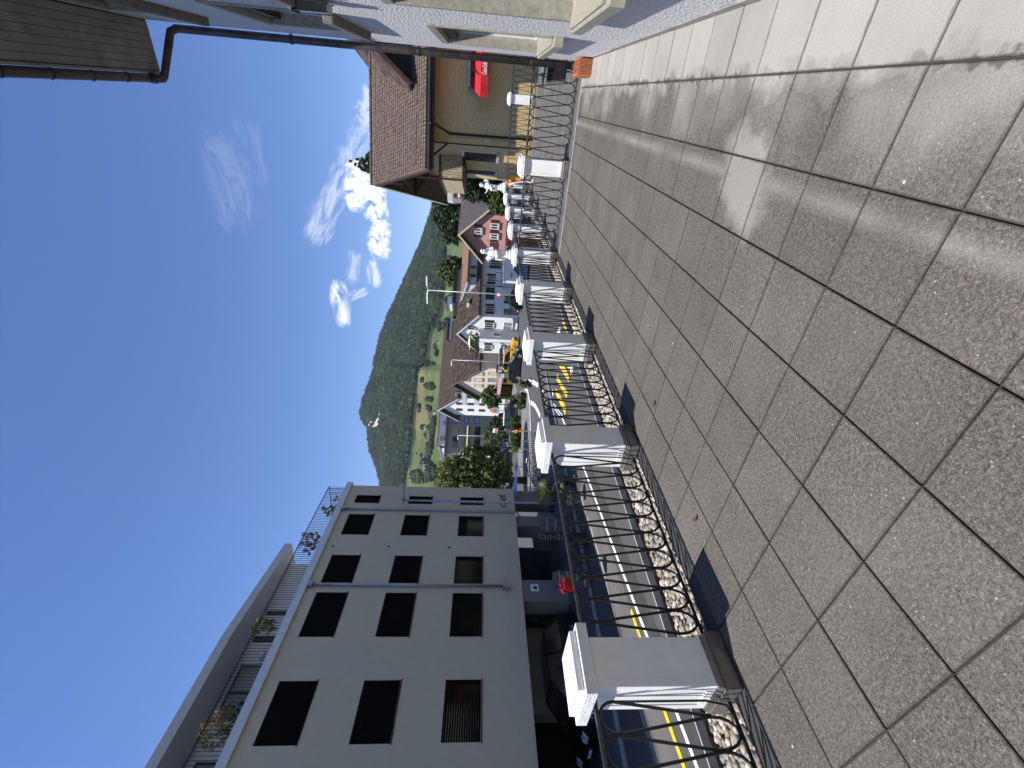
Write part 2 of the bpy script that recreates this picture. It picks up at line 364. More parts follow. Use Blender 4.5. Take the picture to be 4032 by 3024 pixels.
# clouds in the sky dome, placed by direction
def sky_clouds():
    L = wn.links; tc = N(wn, 'ShaderNodeTexCoord'); D = tc.outputs['Generated']
    def vm(op, a, b=None):
        n = N(wn, 'ShaderNodeVectorMath', operation=op)
        for i, v in enumerate((a, b)):
            if v is None: continue
            if isinstance(v, tuple): n.inputs[i].default_value = v
            else: L.new(v, n.inputs[i])
        return n
    def mm(op, a, b=None):
        n = N(wn, 'ShaderNodeMath', operation=op)
        for i, v in enumerate((a, b)):
            if v is None: continue
            if isinstance(v, (int, float)): n.inputs[i].default_value = v
            else: L.new(v, n.inputs[i])
        return n.outputs[0]
    def nz(scale, stretch=(1, 1, 1), det=6, rough=.6, dist=.3):
        mp = N(wn, 'ShaderNodeMapping'); mp.inputs['Scale'].default_value = stretch; L.new(D, mp.inputs['Vector'])
        n = N(wn, 'ShaderNodeTexNoise'); n.inputs['Scale'].default_value = scale; n.inputs['Detail'].default_value = det; n.inputs['Roughness'].default_value = rough; n.inputs['Distortion'].default_value = dist
        L.new(mp.outputs[0], n.inputs['Vector']); return n.outputs['Fac']
    total = None
    # (image point on the 2212 px picture, other end, half width deg, strength, kind 0 puff 1 wisp)
    for (p, q, w, st, kind) in [((806, 395), (822, 535), 1.9, 1.0, 0), ((772, 370), (768, 430), 1.9, .9, 0), ((785, 290), (685, 500), 2.3, .42, 1), ((730, 625), (742, 685), 1.6, .9, 1), ((760, 640), (785, 630), .8, .5, 1),
                                ((805, 575), (808, 605), 1.3, .7, 1), ((765, 555), (760, 600), 1.3, .35, 1), ((480, 330), (515, 460), 3.0, .09, 1), ((535, 290), (555, 370), 2.2, .07, 1),
                                ((845, 150), (800, 250), 2.5, .5, 0)]:
        a, b = [np.array(ray(*S0(*t))) for t in (p, q)]; a /= np.linalg.norm(a); b /= np.linalg.norm(b)
        ab = b-a; ln = float(np.linalg.norm(ab)); u = ab/ln; v = np.cross(a, u); v /= np.linalg.norm(v)
        da = vm('SUBTRACT', D, tuple(a)); t = vm('DOT_PRODUCT', da.outputs[0], tuple(u)).outputs['Value']; sv = vm('DOT_PRODUCT', da.outputs[0], tuple(v)).outputs['Value']
        tt = mm('MINIMUM', mm('MAXIMUM', t, 0.), ln)
        pt = vm('SCALE', tuple(u)); L.new(tt, pt.inputs['Scale'])
        ds = vm('LENGTH', vm('SUBTRACT', da.outputs[0], pt.outputs[0]).outputs[0]).outputs['Value']
        n = N(wn, 'ShaderNodeMapRange', interpolation_type='SMOOTHSTEP'); L.new(ds, n.inputs[0]); n.inputs[1].default_value = 0; n.inputs[2].default_value = R_(w)*1.25; n.inputs[3].default_value = 1; n.inputs[4].default_value = 0
        cb = N(wn, 'ShaderNodeCombineXYZ'); L.new(mm('MULTIPLY', t, 55. if kind == 0 else 16.), cb.inputs[0]); L.new(mm('MULTIPLY', sv, 55. if kind == 0 else 60.), cb.inputs[1]); cb.inputs[2].default_value = p[0]*.1
        nz_ = N(wn, 'ShaderNodeTexNoise'); nz_.inputs['Scale'].default_value = 1.; nz_.inputs['Detail'].default_value = 9; nz_.inputs['Roughness'].default_value = .62; nz_.inputs['Distortion'].default_value = .5 if kind == 0 else 1.4; L.new(cb.outputs[0], nz_.inputs['Vector'])
        dens = mm('SUBTRACT', mm('MULTIPLY', n.outputs[0], mm('ADD', mm('MULTIPLY', nz_.outputs['Fac'], 3.6 if kind == 0 else 4.2), -.9 if kind == 0 else -1.25)), .34)
        r = N(wn, 'ShaderNodeMapRange'); L.new(dens, r.inputs[0]); r.inputs[1].default_value = 0; r.inputs[2].default_value = .38 if kind == 0 else .75; r.inputs[3].default_value = 0; r.inputs[4].default_value = st
        total = r.outputs[0] if total is None else mm('MAXIMUM', total, r.outputs[0])
    mx = N(wn, 'ShaderNodeMix', data_type='RGBA'); L.new(total, mx.inputs[0]); 
    hsv = N(wn, 'ShaderNodeHueSaturation'); hsv.inputs['Saturation'].default_value = 1.22; hsv.inputs['Hue'].default_value = .512; L.new(sky.outputs[0], hsv.inputs['Color']); L.new(hsv.outputs[0], mx.inputs[6]); mx.inputs[7].default_value = (7.2, 7.4, 7.8, 1); L.new(mx.outputs[2], bg.inputs[0])
sky_clouds()

S = -3.1     # street level below the terrace floor
rnd = random.Random(7)
# ================================================================== terrace we stand on
TR = [(-3.985, -3), (8, -3), (8, 22.1), (-3.985, 22.1)]
mb = MB(); mb.prism([(x, y, -.07) for x, y in TR], [(x, y, S) for x, y in TR])
terrace = mb.build('terrace', 'conc_body', kind='structure')
XL = [-3.2485+.5*i for i in range(8)] + [.705]; Y0 = .2975
YL = [Y0-1.5+.5*k for k in range(25)] ; YL = [y for y in YL if y < 11.0] + [11.08]
for i in range(8):
    for j in range(len(YL)-1):
        x0, x1, y0, y1 = XL[i]+.0045, XL[i+1]-.0045, YL[j]+.0045, YL[j+1]-.0045
        dz = rnd.uniform(-.0015, .0015); t = [rnd.uniform(-.0012, .0012) for _ in range(2)]
        cx, cy = (x0+x1)/2, (y0+y1)/2; w, h = (x1-x0)/2, (y1-y0)/2; b = .004
        m_ = MB(); m_.hexa([(-w, -h, -.045), (w, -h, -.045), (w, h, -.045), (-w, h, -.045), (-w, -h, -b), (w, -h, -b), (w, h, -b), (-w, h, -b)])
        o8 = len(m_.v); m_.v += [(-w+b, -h+b, 0), (w-b, -h+b, 0), (w-b, h-b, 0), (-w+b, h-b, 0)]; m_.f.pop(1)
        for k in range(4): m_.f.append((4+k, 4+(k+1) % 4, o8+(k+1) % 4, o8+k))
        m_.f.append((o8, o8+1, o8+2, o8+3))
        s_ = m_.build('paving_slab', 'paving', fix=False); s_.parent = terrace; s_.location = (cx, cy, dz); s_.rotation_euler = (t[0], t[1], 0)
MB().box(-3.2485, .705, -1.2, 11.08, -.06, -.02).build('joint_bed', 'rock_dark', terrace)
MB().box(-3.2485, 1.5, 11.085, 11.16, -.06, -.004).build('drain_channel', 'edge_light', terrace)
# beyond the cross railing: weathered slabs of the neighbour's part
o = MB().box(-3.25, 8, 11.165, 21.45, -.06, -.006).build('far_paving', 'terrace2', terrace)
m_ = MB()
for k in range(21): m_.box(-3.25, 8, 11.66+.5*k-.006, 11.66+.5*k+.006, -.0059, -.0045)
m_.build('paving_joint', 'rock_dark', terrace, kind='stuff')
MB().box(-3.44, -3.252, -1.2, 21.4, -.06, -.014).build('edge_strip', 'asphalt_dark', terrace)
MB().box(-4.13, -3.99, -3, 22.1, -.2, .012).build('roof_edging', 'roof_edge', terrace)
MB().box(-4.15, -4.131, -3, 22.1, -.2, .016).build('edge_trim', 'edge_light', terrace)
# pebble bed
def pebbles():
    g = np.random.default_rng(3); ico = bmesh.new(); bmesh.ops.create_icosphere(ico, subdivisions=1, radius=1); vs = np.array([v.co[:] for v in ico.verts]); fs = np.array([[v.index for v in f.verts] for f in ico.faces]); ico.free()
    V = []; Fc = []; n = 0; pts = []
    y = -.2
    cell = .05
    for yy in np.arange(.2, 21.6, cell):
        d = 1 if yy < 12 else 1.6
        for xx in np.arange(-3.97, -3.43, cell*d):
            if yy >= 12 and g.random() < .4: continue
            for layer in range(2 if yy < 7 else 1):
                a = g.uniform(.024, .046)*(1.25 if yy > 7 else 1); sc = np.array([a, a*g.uniform(.65, 1), a*g.uniform(.4, .65)])
                ax = g.normal(size=3); q = Matrix.Rotation(g.uniform(0, 6.28), 3, 'Z') @ Matrix.Rotation(g.uniform(-.5, .5), 3, 'X')
                p = (vs*sc) @ np.array(q).T + np.array([min(max(xx+g.uniform(-.025, .025), -3.96), -3.45), yy+g.uniform(-.025, .025), -.052+.022*layer+g.uniform(-.008, .012)])
                V.append(p); Fc.append(fs+n); n += len(vs)
    V = np.concatenate(V); Fc = np.concatenate(Fc); me = bpy.data.meshes.new('pebble_bed'); me.from_pydata(V.tolist(), [], Fc.tolist())
    for p in me.polygons: p.use_smooth = True
    m = bpy.data.materials.new('pebble'); m.use_nodes = True; nt = m.node_tree; b = nt.nodes['Principled BSDF']; b.inputs['Roughness'].default_value = .6
    gm = N(nt, 'ShaderNodeNewGeometry'); r = N(nt, 'ShaderNodeValToRGB'); cr = r.color_ramp; cr.elements[0].color = (.10, .085, .07, 1); cr.elements[1].color = (.62, .59, .54, 1)
    for pos, c in ((.15, (.20, .18, .155)), (.3, (.33, .27, .20)), (.5, (.20, .20, .195)), (.65, (.36, .29, .21)), (.82, (.42, .38, .32))): e = cr.elements.new(pos); e.color = c+(1,)
    nt.links.new(gm.outputs['Random Per Island'], r.inputs[0]); nt.links.new(r.outputs[0], b.inputs[0]); me.materials.append(m)
    o = bpy.data.objects.new('pebble_bed', me); COL.objects.link(o); tag(o, 'strip of rounded river pebbles outside the black railing', 'gravel', kind='stuff')
pebbles()

# ------------------------------------------------------------------ pillars
def make_pillar():
    t = empty('balustrade_pillar', (0, 0, 0), 'x', 'pillar', 'white balustrade pillars')
    b = MB(); b.box(-.195, .195, -.195, .195, 0, .105).box(-.20, .20, -.20, .20, .105, .117).frus(-.186, .186, -.186, .186, .117, .158, .012); b.build('base_flashing', 'brown_sheet', t, bevel=.003)
    w = .165; s = MB()     # shaft with raised borders round a recessed panel on each face
    s.box(-w+.008, w-.008, -w+.008, w-.008, .158, 1.0)
    for sx in (-1, 1):
        for (a0, a1, z0, z1) in ((-w, -w+.05, .158, 1.0), (w-.05, w, .158, 1.0), (-w+.05, w-.05, .158, .21), (-w+.05, w-.05, .92, 1.0)):
            s.box(min(sx*w, sx*(w-.0075)), max(sx*w, sx*(w-.0075)), a0, a1, z0, z1)
            e0, e1 = max(a0, -w+.0075), min(a1, w-.0075)
            s.box(e0, e1, min(sx*w, sx*(w-.0075)), max(sx*w, sx*(w-.0075)), z0, z1)
    s.build('shaft', 'shaft_white', t)
    c = MB(); c.box(-.178, .178, -.178, .178, 1.0, 1.012).box(-.235, .235, -.235, .235, 1.0121, 1.088); c.build('cap_slab', 'white_paint', t, bevel=.002)
    c = MB(); c.box(-.195, .195, -.195, .195, 1.0881, 1.135).frus(-.195, .195, -.195, .195, 1.1351, 1.165, .16); c.build('cap_top', 'white_paint', t, bevel=.002)
    return t
PX = -3.445; PY = [1.595+2.51*k for k in range(-1, 9)]
plab = ['white pillar just outside the left end of the view', 'nearest and largest white balustrade pillar, above the pebbles', 'second white balustrade pillar from the viewer along the street edge', 'third white balustrade pillar from the viewer along the street edge',
        'fourth white balustrade pillar from the viewer, in front of the yield sign pole', 'white corner pillar carrying the larger cherub statue', 'first white pillar beyond the larger cherub statue, before the pink house', 'second white pillar beyond the larger cherub statue',
        'third white pillar beyond the larger cherub, next to the far cherub', 'far white corner pillar carrying the smaller distant cherub statue']
proto = make_pillar()
for i, y in enumerate(PY):
    if i == 0: continue
    p = proto if i == 1 else copy_tree(proto)
    p.location = (PX, y, 0); p['label'] = plab[i]; p['category'] = 'pillar'
QX, QY = -1.345, 11.55
p = copy_tree(proto); p.location = (QX, QY, 0); p['label'] = 'sunlit white pillar in the middle of the cross railing at the terrace end'
p = copy_tree(proto); p.location = (-.10, 21.67, 0); p['label'] = 'small far white pillar in the railing right before the yellow brick house'

# ------------------------------------------------------------------ railing panels: hairpin loops between a top and a bottom rail
PIT = .2035
def arc_pts(x0, x1, zb, zt, n=9):
    c = (x0+x1)/2; r = (x1-x0)/2
    return [(c-r*math.cos(math.pi*k/(n-1)), 0, zb+(zt-zb)*math.sin(math.pi*k/(n-1))) for k in range(n)]
def make_panel(length, label, horiz=False, ext=0):
    t = empty('iron_railing', (0, 0, 0), label, 'railing', 'black wrought iron railing panels')
    n = int(round(length/PIT)); pit = length/n; e = .004
    MB().box(-.02, length+.02, -.014, .014, .972, 1.0).build('top_rail', 'iron_rail', t, bevel=.004)
    MB().box(-.03, length+.03, -.012, .012, .022, .042).build('bottom_rail', 'iron', t, bevel=.003)
    # shared loop meshes: upper bow + its right leg; lower bow + its right leg
    zt, zb = .865, .20
    up = MB(); a = arc_pts(e, pit-e, zt, .968); up.tube(a + [(pit-e-.006, 0, zt-.05), (pit/2+e+.002, 0, zb+.04), (pit/2+e, 0, zb)], .0105, 6)
    lo = MB(); a = [(x, y, zb-(z-zb)) for x, y, z in arc_pts(e, pit-e, zb, zb+.155)]; lo.tube(a + [(pit-e-.006, 0, zb+.05), (pit/2+e+.002, 0, zt-.04), (pit/2+e, 0, zt)], .0105, 6)
    u = up.build('loop_bar', 'iron', t, smooth=True); l = lo.build('loop_bar', 'iron', t, smooth=True); l.location = (pit/2, 0, 0)
    for k in range(1, n):
        c = u.copy(); COL.objects.link(c); c.parent = t; c.location = (k*pit, 0, 0)
        if k < n-1: c = l.copy(); COL.objects.link(c); c.parent = t; c.location = ((k+.5)*pit, 0, 0)
    # straight closing legs at the two ends
    m_ = MB(); m_.tube([(e, 0, zt), (e, 0, zb), (e+.03, 0, .06), (.09, 0, .045)], .0078, 6); m_.build('end_bar', 'iron', t, smooth=True)
    m_ = MB(); m_.tube([(length-e, 0, zt), (length-e, 0, zb), (length-e-.03, 0, .06), (length-.09, 0, .045)], .0078, 6); m_.build('end_bar', 'iron', t, smooth=True)
    return t
GAP = 2.51-.36
pan = make_panel(GAP, 'x')
rl = ['black iron railing panel at the left edge, nearest the viewer', 'black iron railing panel between the nearest and the second pillar', 'black iron railing panel between the second and third pillars', 'black iron railing panel between the third and fourth pillars',
      'black iron railing panel between the fourth pillar and the larger cherub pillar', 'black iron street railing panel just beyond the larger cherub pillar', 'second black iron street railing panel beyond the larger cherub', 'third black iron street railing panel beyond the larger cherub', 'farthest black iron street railing panel, ending at the far cherub']
for i in range(9):
    p = pan if i == 0 else copy_tree(pan)
    p.location = (PX, PY[i]+.18, 0); p.rotation_euler = (0, 0, R_(90)); p['label'] = rl[i]; p['category'] = 'railing'
p = make_panel(QX-.18-(PX+.18), 'black iron cross railing panel between the sunlit pillar and the cherub pillar'); p.location = (PX+.18, QY, 0)
p = make_panel(.62-(QX+.18), 'black iron cross railing panel between the sunlit pillar and the drainpipe'); p.location = (QX+.18, QY, 0)
p = make_panel(-.28+3.265, 'distant black iron railing panel left of the small far pillar'); p.location = (PX+.18, 21.67, 0)
p = make_panel(2.6, 'distant black iron railing panel right of the small far pillar'); p.location = (.08, 21.67, 0)

# ------------------------------------------------------------------ cherub statues
def cherub(loc, rotz, label, k=1.):
    t = empty('cherub_statue', loc, label, 'statue', 'white cherub statues', rotz)
    MB().lathe([(.13, 0), (.13, .04), (.10, .06), (.11, .10), (.09, .13)], 16).build('plinth', 'statue', t, world=False, smooth=False)
    def skin(name, joints, edges, sub=2):
        me = bpy.data.meshes.new(name); me.from_pydata([j[:3] for j in joints], edges, []); o = bpy.data.objects.new(name, me); COL.objects.link(o); o.parent = t
        md = o.modifiers.new('skin', 'SKIN'); md.use_smooth_shade = True
        for i, j in enumerate(joints): me.skin_vertices[0].data[i].radius = (j[3], j[3]*(j[4] if len(j) > 4 else 1))
        me.skin_vertices[0].data[0].use_root = True
        o.modifiers.new('sub', 'SUBSURF').levels = sub; o.modifiers['sub'].render_levels = sub; me.materials.append(M['statue']); return o
    J = [(0, 0, .40, .075), (.0, -.01, .47, .085), (.015, -.01, .55, .078), (.02, -.01, .60, .04), (.03, -.02, .655, .055), (.035, -.025, .70, .072), (.04, -.025, .745, .055),
         (.045, -.02, .36, .058), (.06, -.07, .26, .048), (.045, -.03, .16, .034), (.05, -.07, .13, .026),
         (-.045, 0, .36, .058), (-.06, -.02, .26, .046), (-.045, .0, .16, .032), (-.05, -.05, .13, .025),
         (.10, -.02, .565, .034), (.15, -.06, .49, .029), (.08, -.12, .46, .023), (.03, -.14, .48, .020),
         (-.07, 0, .565, .034), (-.14, -.03, .50, .029), (-.20, -.07, .55, .022), (-.22, -.09, .60, .018)]
    E_ = [(0, 1), (1, 2), (2, 3), (3, 4), (4, 5), (5, 6), (0, 7), (7, 8), (8, 9), (9, 10), (0, 11), (11, 12), (12, 13), (13, 14), (2, 15), (15, 16), (16, 17), (17, 18), (2, 19), (19, 20), (20, 21), (21, 22)]
    skin('body', J, E_)
    # curls, wings and a draped cloth
    hb = bmesh.new(); r2 = random.Random(3)
    for i in range(26):
        a = r2.uniform(0, 6.28); el = r2.uniform(-.1, 1.5); mtx = Matrix.Translation((.038+.066*math.cos(a)*math.cos(el), -.014+.066*math.sin(a)*math.cos(el), .712+.066*math.sin(el)))
        if math.sin(a) < -.4 and el < .7: continue
        bmesh.ops.create_icosphere(hb, subdivisions=1, radius=r2.uniform(.018, .026), matrix=mtx)
    me = bpy.data.meshes.new('curls'); hb.to_mesh(me); hb.free(); me.materials.append(M['statue']); [setattr(p_, 'use_smooth', True) for p_ in me.polygons]
    c = bpy.data.objects.new('curls', me); COL.objects.link(c); c.parent = t
    for s in (-1, 1):
        m_ = MB(); m_.prism([(s*.03, .06, .58), (s*.12, .13, .66), (s*.17, .15, .60), (s*.15, .13, .50), (s*.08, .09, .44)], [(s*.03, .085, .58), (s*.12, .15, .66), (s*.17, .17, .60), (s*.15, .15, .50), (s*.08, .11, .44)])
        m_.build('wing', 'statue', t, world=False, bevel=.008)
    m_ = MB(); pth = [(.10, -.09, .42), (.02, -.11, .37), (-.08, -.08, .35), (-.13, 0, .38), (-.14, .02, .28), (-.13, .01, .15)]
    m_.tube(pth, [.03, .042, .045, .04, .035, .05], 8); m_.build('drapery', 'statue', t, world=False, smooth=True)
    m_ = MB(); m_.lathe([(.055, .13), (.06, .25), (.05, .33)], 9, (-.10, .06, 0)); m_.build('tree_stump', 'statue', t, world=False)
    # face
    m_ = MB(); m_.frus(.028, .046, -.105, -.085, .675, .70, .004, .004); m_.build('nose', 'statue', t, world=False, bevel=.003)
    t.scale = (k, k, k); return t
cherub((PX, PY[5], 1.163), R_(25), 'larger white cherub statue standing on the corner pillar before the pink house', .98)
cherub((PX, PY[9], 1.163), R_(-20), 'smaller distant white cherub statue on the far corner pillar beside the chalet shrub', 1.25)

# ================================================================== white house on the right
WX = .71; WY0, WY1 = -4., 11.35; ZE = 8.5
house = empty('white_house', (WX, 4, 0), 'white roughcast house wall with stone window sills along the right of the terrace', 'house')
FW = Plane((WX, 0), 90); FW.d = np.array([0, 1., 0]); FW.n = np.array([-1., 0, 0])      # a = y, n towards the terrace
wins = [(4.30, 5.86, 1.06, 2.85), (7.62, 9.85, 1.06, 2.62), (7.5, 9.45, 4.02, 5.42), (4.3, 5.9, 4.02, 5.6), (7.6, 9.6, 6.68, 8.0), (4.3, 5.9, 6.68, 8.0), (1.2, 2.8, 1.06, 2.85)]
mb = MB(); mb.holed(FW, rectpts(WY0, WY1, .0, ZE), [rectpts(w[0]-.004, w[1]+.004, w[2]-.004, w[3]+.004) for w in wins], 0, .24)
mb.quad((WX, WY1, 0), (8, WY1, 0), (8, WY1, ZE), (WX, WY1, ZE)); mb.quad((WX, WY0, 0), (8, WY0, 0), (8, WY0, ZE), (WX, WY0, ZE)); mb.quad((8, WY0, 0), (8, WY1, 0), (8, WY1, ZE), (8, WY0, ZE))
mb.build('wall', 'roughcast', house)
mb = MB()
for k in range(20):
    y0 = WY0+k*.62
    MB().box(WX-.016, WX-.001, y0+.003, min(y0+.617, WY1), .001, .085).build('skirting_tile', 'skirt', house)
for i, (y0, y1, za, zb_) in enumerate(wins):
    wn_ = MB()      # stone surround standing 2 cm proud
    for (a0, a1, c0, c1) in ((y0-.11, y0, za, zb_), (y1, y1+.11, za, zb_), (y0-.11, y1+.11, zb_, zb_+.12)): wn_.box(WX-.022, WX+.16, a0, a1, c0, c1)
    wd = wn_.build('window', 'stone', house, bevel=.006)
    MB().box(WX-.115, WX+.2, y0-.13, y1+.13, za-.145, za-.012).build('sill', 'stone' if i in (0, 1, 6) else 'stone_brown', wd, bevel=.012)
    MB().frus(WX-.09, WX+.2, y0-.02, y1+.02, za-.0118, za+.012, .0, .0).build('sill_top', 'stone', wd)
    fr = MB(); xo, xi = WX+.14, WX+.19
    for (a0, a1, c0, c1) in ((y0, y0+.06, za, zb_), (y1-.06, y1, za, zb_), (y0+.06, y1-.06, za, za+.06), (y0+.06, y1-.06, zb_-.06, zb_), ((y0+y1)/2-.04, (y0+y1)/2+.04, za+.06, zb_-.06)): fr.box(xo, xi, a0, a1, c0, c1)
    fr.build('frame', 'frame_white', wd)
    MB().box(xo+.02, xo+.028, y0+.05, y1-.05, za+.05, zb_-.05).build('pane', 'glass', wd)
    MB().box(WX+.05, WX+.12, y0, y1, zb_-.16, zb_).build('blind_box', 'frame_brown', wd)
    if i in (1, 0): MB().box(WX+.06, WX+.09, y0+.02, y0+.10, za, zb_-.1).build('rail', 'frame_brown', wd)
MB().box(WX+.3, 7.8, WY0+.1, WY1-.1, .1, ZE-.1).build('interior', 'inside', house)
# eaves: boarded soffit, fascia, gutter with brackets
ES = -.13; rf = MB(); rf.slab([(ES, WY0, ZE+.09), (4.4, WY0, ZE+2.9), (4.4, WY1+.05, ZE+2.9), (ES, WY1+.05, ZE+.09)], .06); rf.slab([(8.9, WY0, ZE+.09), (4.4, WY0, ZE+2.9), (4.4, WY1+.05, ZE+2.9), (8.9, WY1+.05, ZE+.09)], .06)
roof = rf.build('roof', 'roof_brown', house)
nb = 7; bw = (WX-ES-.05)/nb
for k in range(nb):
    x0 = ES+.03+k*bw
    for (a, b) in ((WY0, 3.1+.37*(k % 3)), (3.104+.37*(k % 3), 7.2-.5*(k % 2)), (7.204-.5*(k % 2), WY1)):
        MB().box(x0+.004, x0+bw-.004, a, b-.002, ZE-.01, ZE+.008).build('soffit_board', 'soffit', roof)
MB().box(ES-.0, WX, WY0, WY1, ZE+.0085, ZE+.02).build('soffit_back', 'rock_dark', roof)
MB().box(ES-.02, ES+.02, WY0, WY1+.05, ZE-.05, ZE+.085).build('fascia', 'soffit', roof)
g = MB(); gx, gz, gr = ES-.10, ZE-.005, .075; n = 10
ringo = [(gx+gr*math.cos(math.pi+math.pi*k/n), gz+gr*math.sin(math.pi+math.pi*k/n)) for k in range(n+1)]; ringi = [(gx+(gr-.008)*math.cos(math.pi+math.pi*k/n), gz+(gr-.008)*math.sin(math.pi+math.pi*k/n)) for k in reversed(range(n+1))]
loop = ringo+ringi; g.prism([(x, WY0, z) for x, z in loop], [(x, WY1+.02, z) for x, z in loop])
gut = g.build('gutter', 'pipe_brown', house); MB().prism([(x, WY1+.0205, z) for x, z in ringo], [(x, WY1+.03, z) for x, z in ringo]).build('gutter_end', 'dark_metal', gut)
for k in range(17):
    y = WY1-.25-.85*k
    MB().tube([(gx+(gr+.006)*math.cos(math.pi+math.pi*j/8), y, gz+(gr+.006)*math.sin(math.pi+math.pi*j/8)) for j in range(9)], .009, 5).build('bracket', 'dark_metal', gut)
dp = empty('downpipe', (.62, 11.42, 0), 'long brown rainwater downpipe on the corner of the white roughcast house', 'drainpipe')
YP = 11.42; m_ = MB(); m_.tube([(gx, 10.95, gz-.05), (gx, 10.98, gz-.17), (gx+.05, 11.05, gz-.23), (.40, YP-.08, ZE-.34), (.56, YP-.02, ZE-.38), (.62, YP, ZE-.50), (.62, YP, 4.4), (.62, YP, .16)], .07, 14); m_.build('pipe', 'pipe_brown', dp, smooth=True)
MB().lathe([(.06, 0), (.09, .02), (.09, .13), (.072, .16)], 14, (gx, 10.95, gz-.14)).build('outlet', 'dark_metal', dp)
for z in (.14, 1.0, 3.3, 5.8): m_ = MB(); m_.lathe([(.078, 0), (.084, .01), (.084, .05), (.078, .06)], 14, (.62, YP, z)); m_.box(.62, .74, YP-.012, YP+.012, z+.015, z+.045); m_.build('collar', 'dark_metal', dp)
MB().lathe([(.08, 0), (.085, .05), (.08, .12)], 14, (.62, YP, .0)).build('foot_socket', 'dark_metal', dp)
# dark lantern under the upper window
ln = empty('wall_lantern', (WX-.05, 6.35, 3.6), 'dark metal lantern fixed high on the white roughcast house', 'lantern')
MB().frus(WX-.13, WX-.01, 6.2, 6.48, 3.98, 4.05, .04).box(WX-.04, WX, 6.32, 6.36, 4.05, 4.08).build('hood', 'dark_metal', ln)
MB().frus(WX-.11, WX-.03, 6.23, 6.45, 3.62, 3.98, -.005).build('lamp_glass', 'glass', ln)
m_ = MB()
for sx in (0, 1):
    for sy in (0, 1): m_.box(WX-.118+sx*.085, WX-.108+sx*.085, 6.22+sy*.225, 6.235+sy*.225, 3.60, 3.98)
m_.build('cage', 'dark_metal', ln, kind='stuff')
# ribbed hollow clay block at the foot of the downpipe
cb = empty('clay_block', (.54, 10.43, 0), 'orange ribbed hollow clay block at the foot of the brown downpipe', 'clay block')
m_ = MB(); x0, x1, y0, y1, H_ = .42, .69, 10.17, 10.72, .26
for k in range(9):      # ribs on the side facing the camera and the terrace
    a = x0+.012+k*.029; m_.box(a, a+.014, y0-.024, y0, 0, H_)
for k in range(17): a = y0+.01+k*.032; m_.box(x0-.024, x0, a, a+.015, 0, H_)
m_.build('rib', 'terracotta', cb)
m_ = MB()
for a0, a1, b0, b1 in ((x0, x1, y0, y0+.025), (x0, x1, y1-.025, y1), (x0, x0+.025, y0+.025, y1-.025), (x1-.025, x1, y0+.025, y1-.025), (x0+.025, x1-.025, 10.35, 10.37), (x0+.025, x1-.025, 10.53, 10.55), (.548, .563, y0+.025, 10.35)): m_.box(a0, a1, b0, b1, 0, H_)
m_.box(x0+.025, x1-.025, y0+.025, y1-.025, 0, .03); m_.build('block_body', 'terracotta', cb)

# ================================================================== ground and street
def gpoly(c, pts, z=S): return [tuple(hz(*c(x, y), z)) for x, y in pts]
MB().quad((-260, -60, S), (260, -60, S), (260, 420, S), (-260, 420, S)).build('street', 'asphalt', kind='structure', fix=False)
def flat(name, pts, m, z, **kw): return MB().quad(*[(p[0], p[1], z) for p in pts]).build(name, m, fix=False, **kw)
# lane edges measured on the street plane
EL = [(-11.2, 0), (-11.7, 3.6), (-11.95, 4.9), (-12.5, 7.4), (-13.2, 10.9), (-14.0, 15.1), (-15.6, 21.2), (-17.1, 24.5), (-18.9, 29.0)]
def band(name, line, o0, o1, m, z, **kw):
    a = []; b = []
    for i, (x, y) in enumerate(line):
        x0, y0 = line[max(i-1, 0)]; x1, y1 = line[min(i+1, len(line)-1)]; l = math.hypot(x1-x0, y1-y0); nx, ny = -(y1-y0)/l, (x1-x0)/l
        a.append((x+nx*o0, y+ny*o0, z)); b.append((x+nx*o1, y+ny*o1, z))
    mb = MB()
    for i in range(len(line)-1): mb.quad(a[i], a[i+1], b[i+1], b[i])
    return mb.build(name, m, fix=False, **kw)
band('edge_line', EL, -.08, .08, 'line_white', S+.012, kind='structure')
band('gutter_strip', EL, -.75, -.10, 'asphalt_dark', S+.008, kind='structure')
YLn = [(-11.9, 0), (-12.4, 3.8), (-12.6, 4.9), (-13.0, 7.8)]
band('yellow_line', YLn, -.09, .09, 'line_yellow', S+.012, kind='structure')
WL = [(-13.6, 0), (-14.1, 4.3), (-14.4, 5.6), (-14.6, 8.0), (-14.75, 10.9), (-15.4, 15)]
flat('worn_lane', [(-14.6, -6), (-12.3, -6), (-12.4, 3.8), (-13.2, 9.2), (-14.3, 15), (-15.4, 15), (-14.75, 10.9), (-14.5, 5.6)], 'asphalt_worn', S+.004, kind='structure')
band('kerb_line', WL, -.07, .07, 'kerb', S+.012, kind='structure')
kb = MB()
for k in range(36):
    y = -8+1.0*k; kb = MB(); kb.box(-16.86, -16.70, y+.006, y+.994, S, S+.11); o = kb.build('kerbstone', 'kerb', bevel=.01); 
    if k == 0: sw = MB(); sw.prism([(-22, -8, S+.09), (-16.86, -8, S+.09), (-16.86, 28, S+.09), (-24, 28, S+.09)], [(-22, -8, S), (-16.86, -8, S), (-16.86, 28, S), (-24, 28, S)]); side = sw.build('pavement', 'plinth', kind='structure')
    o.parent = side
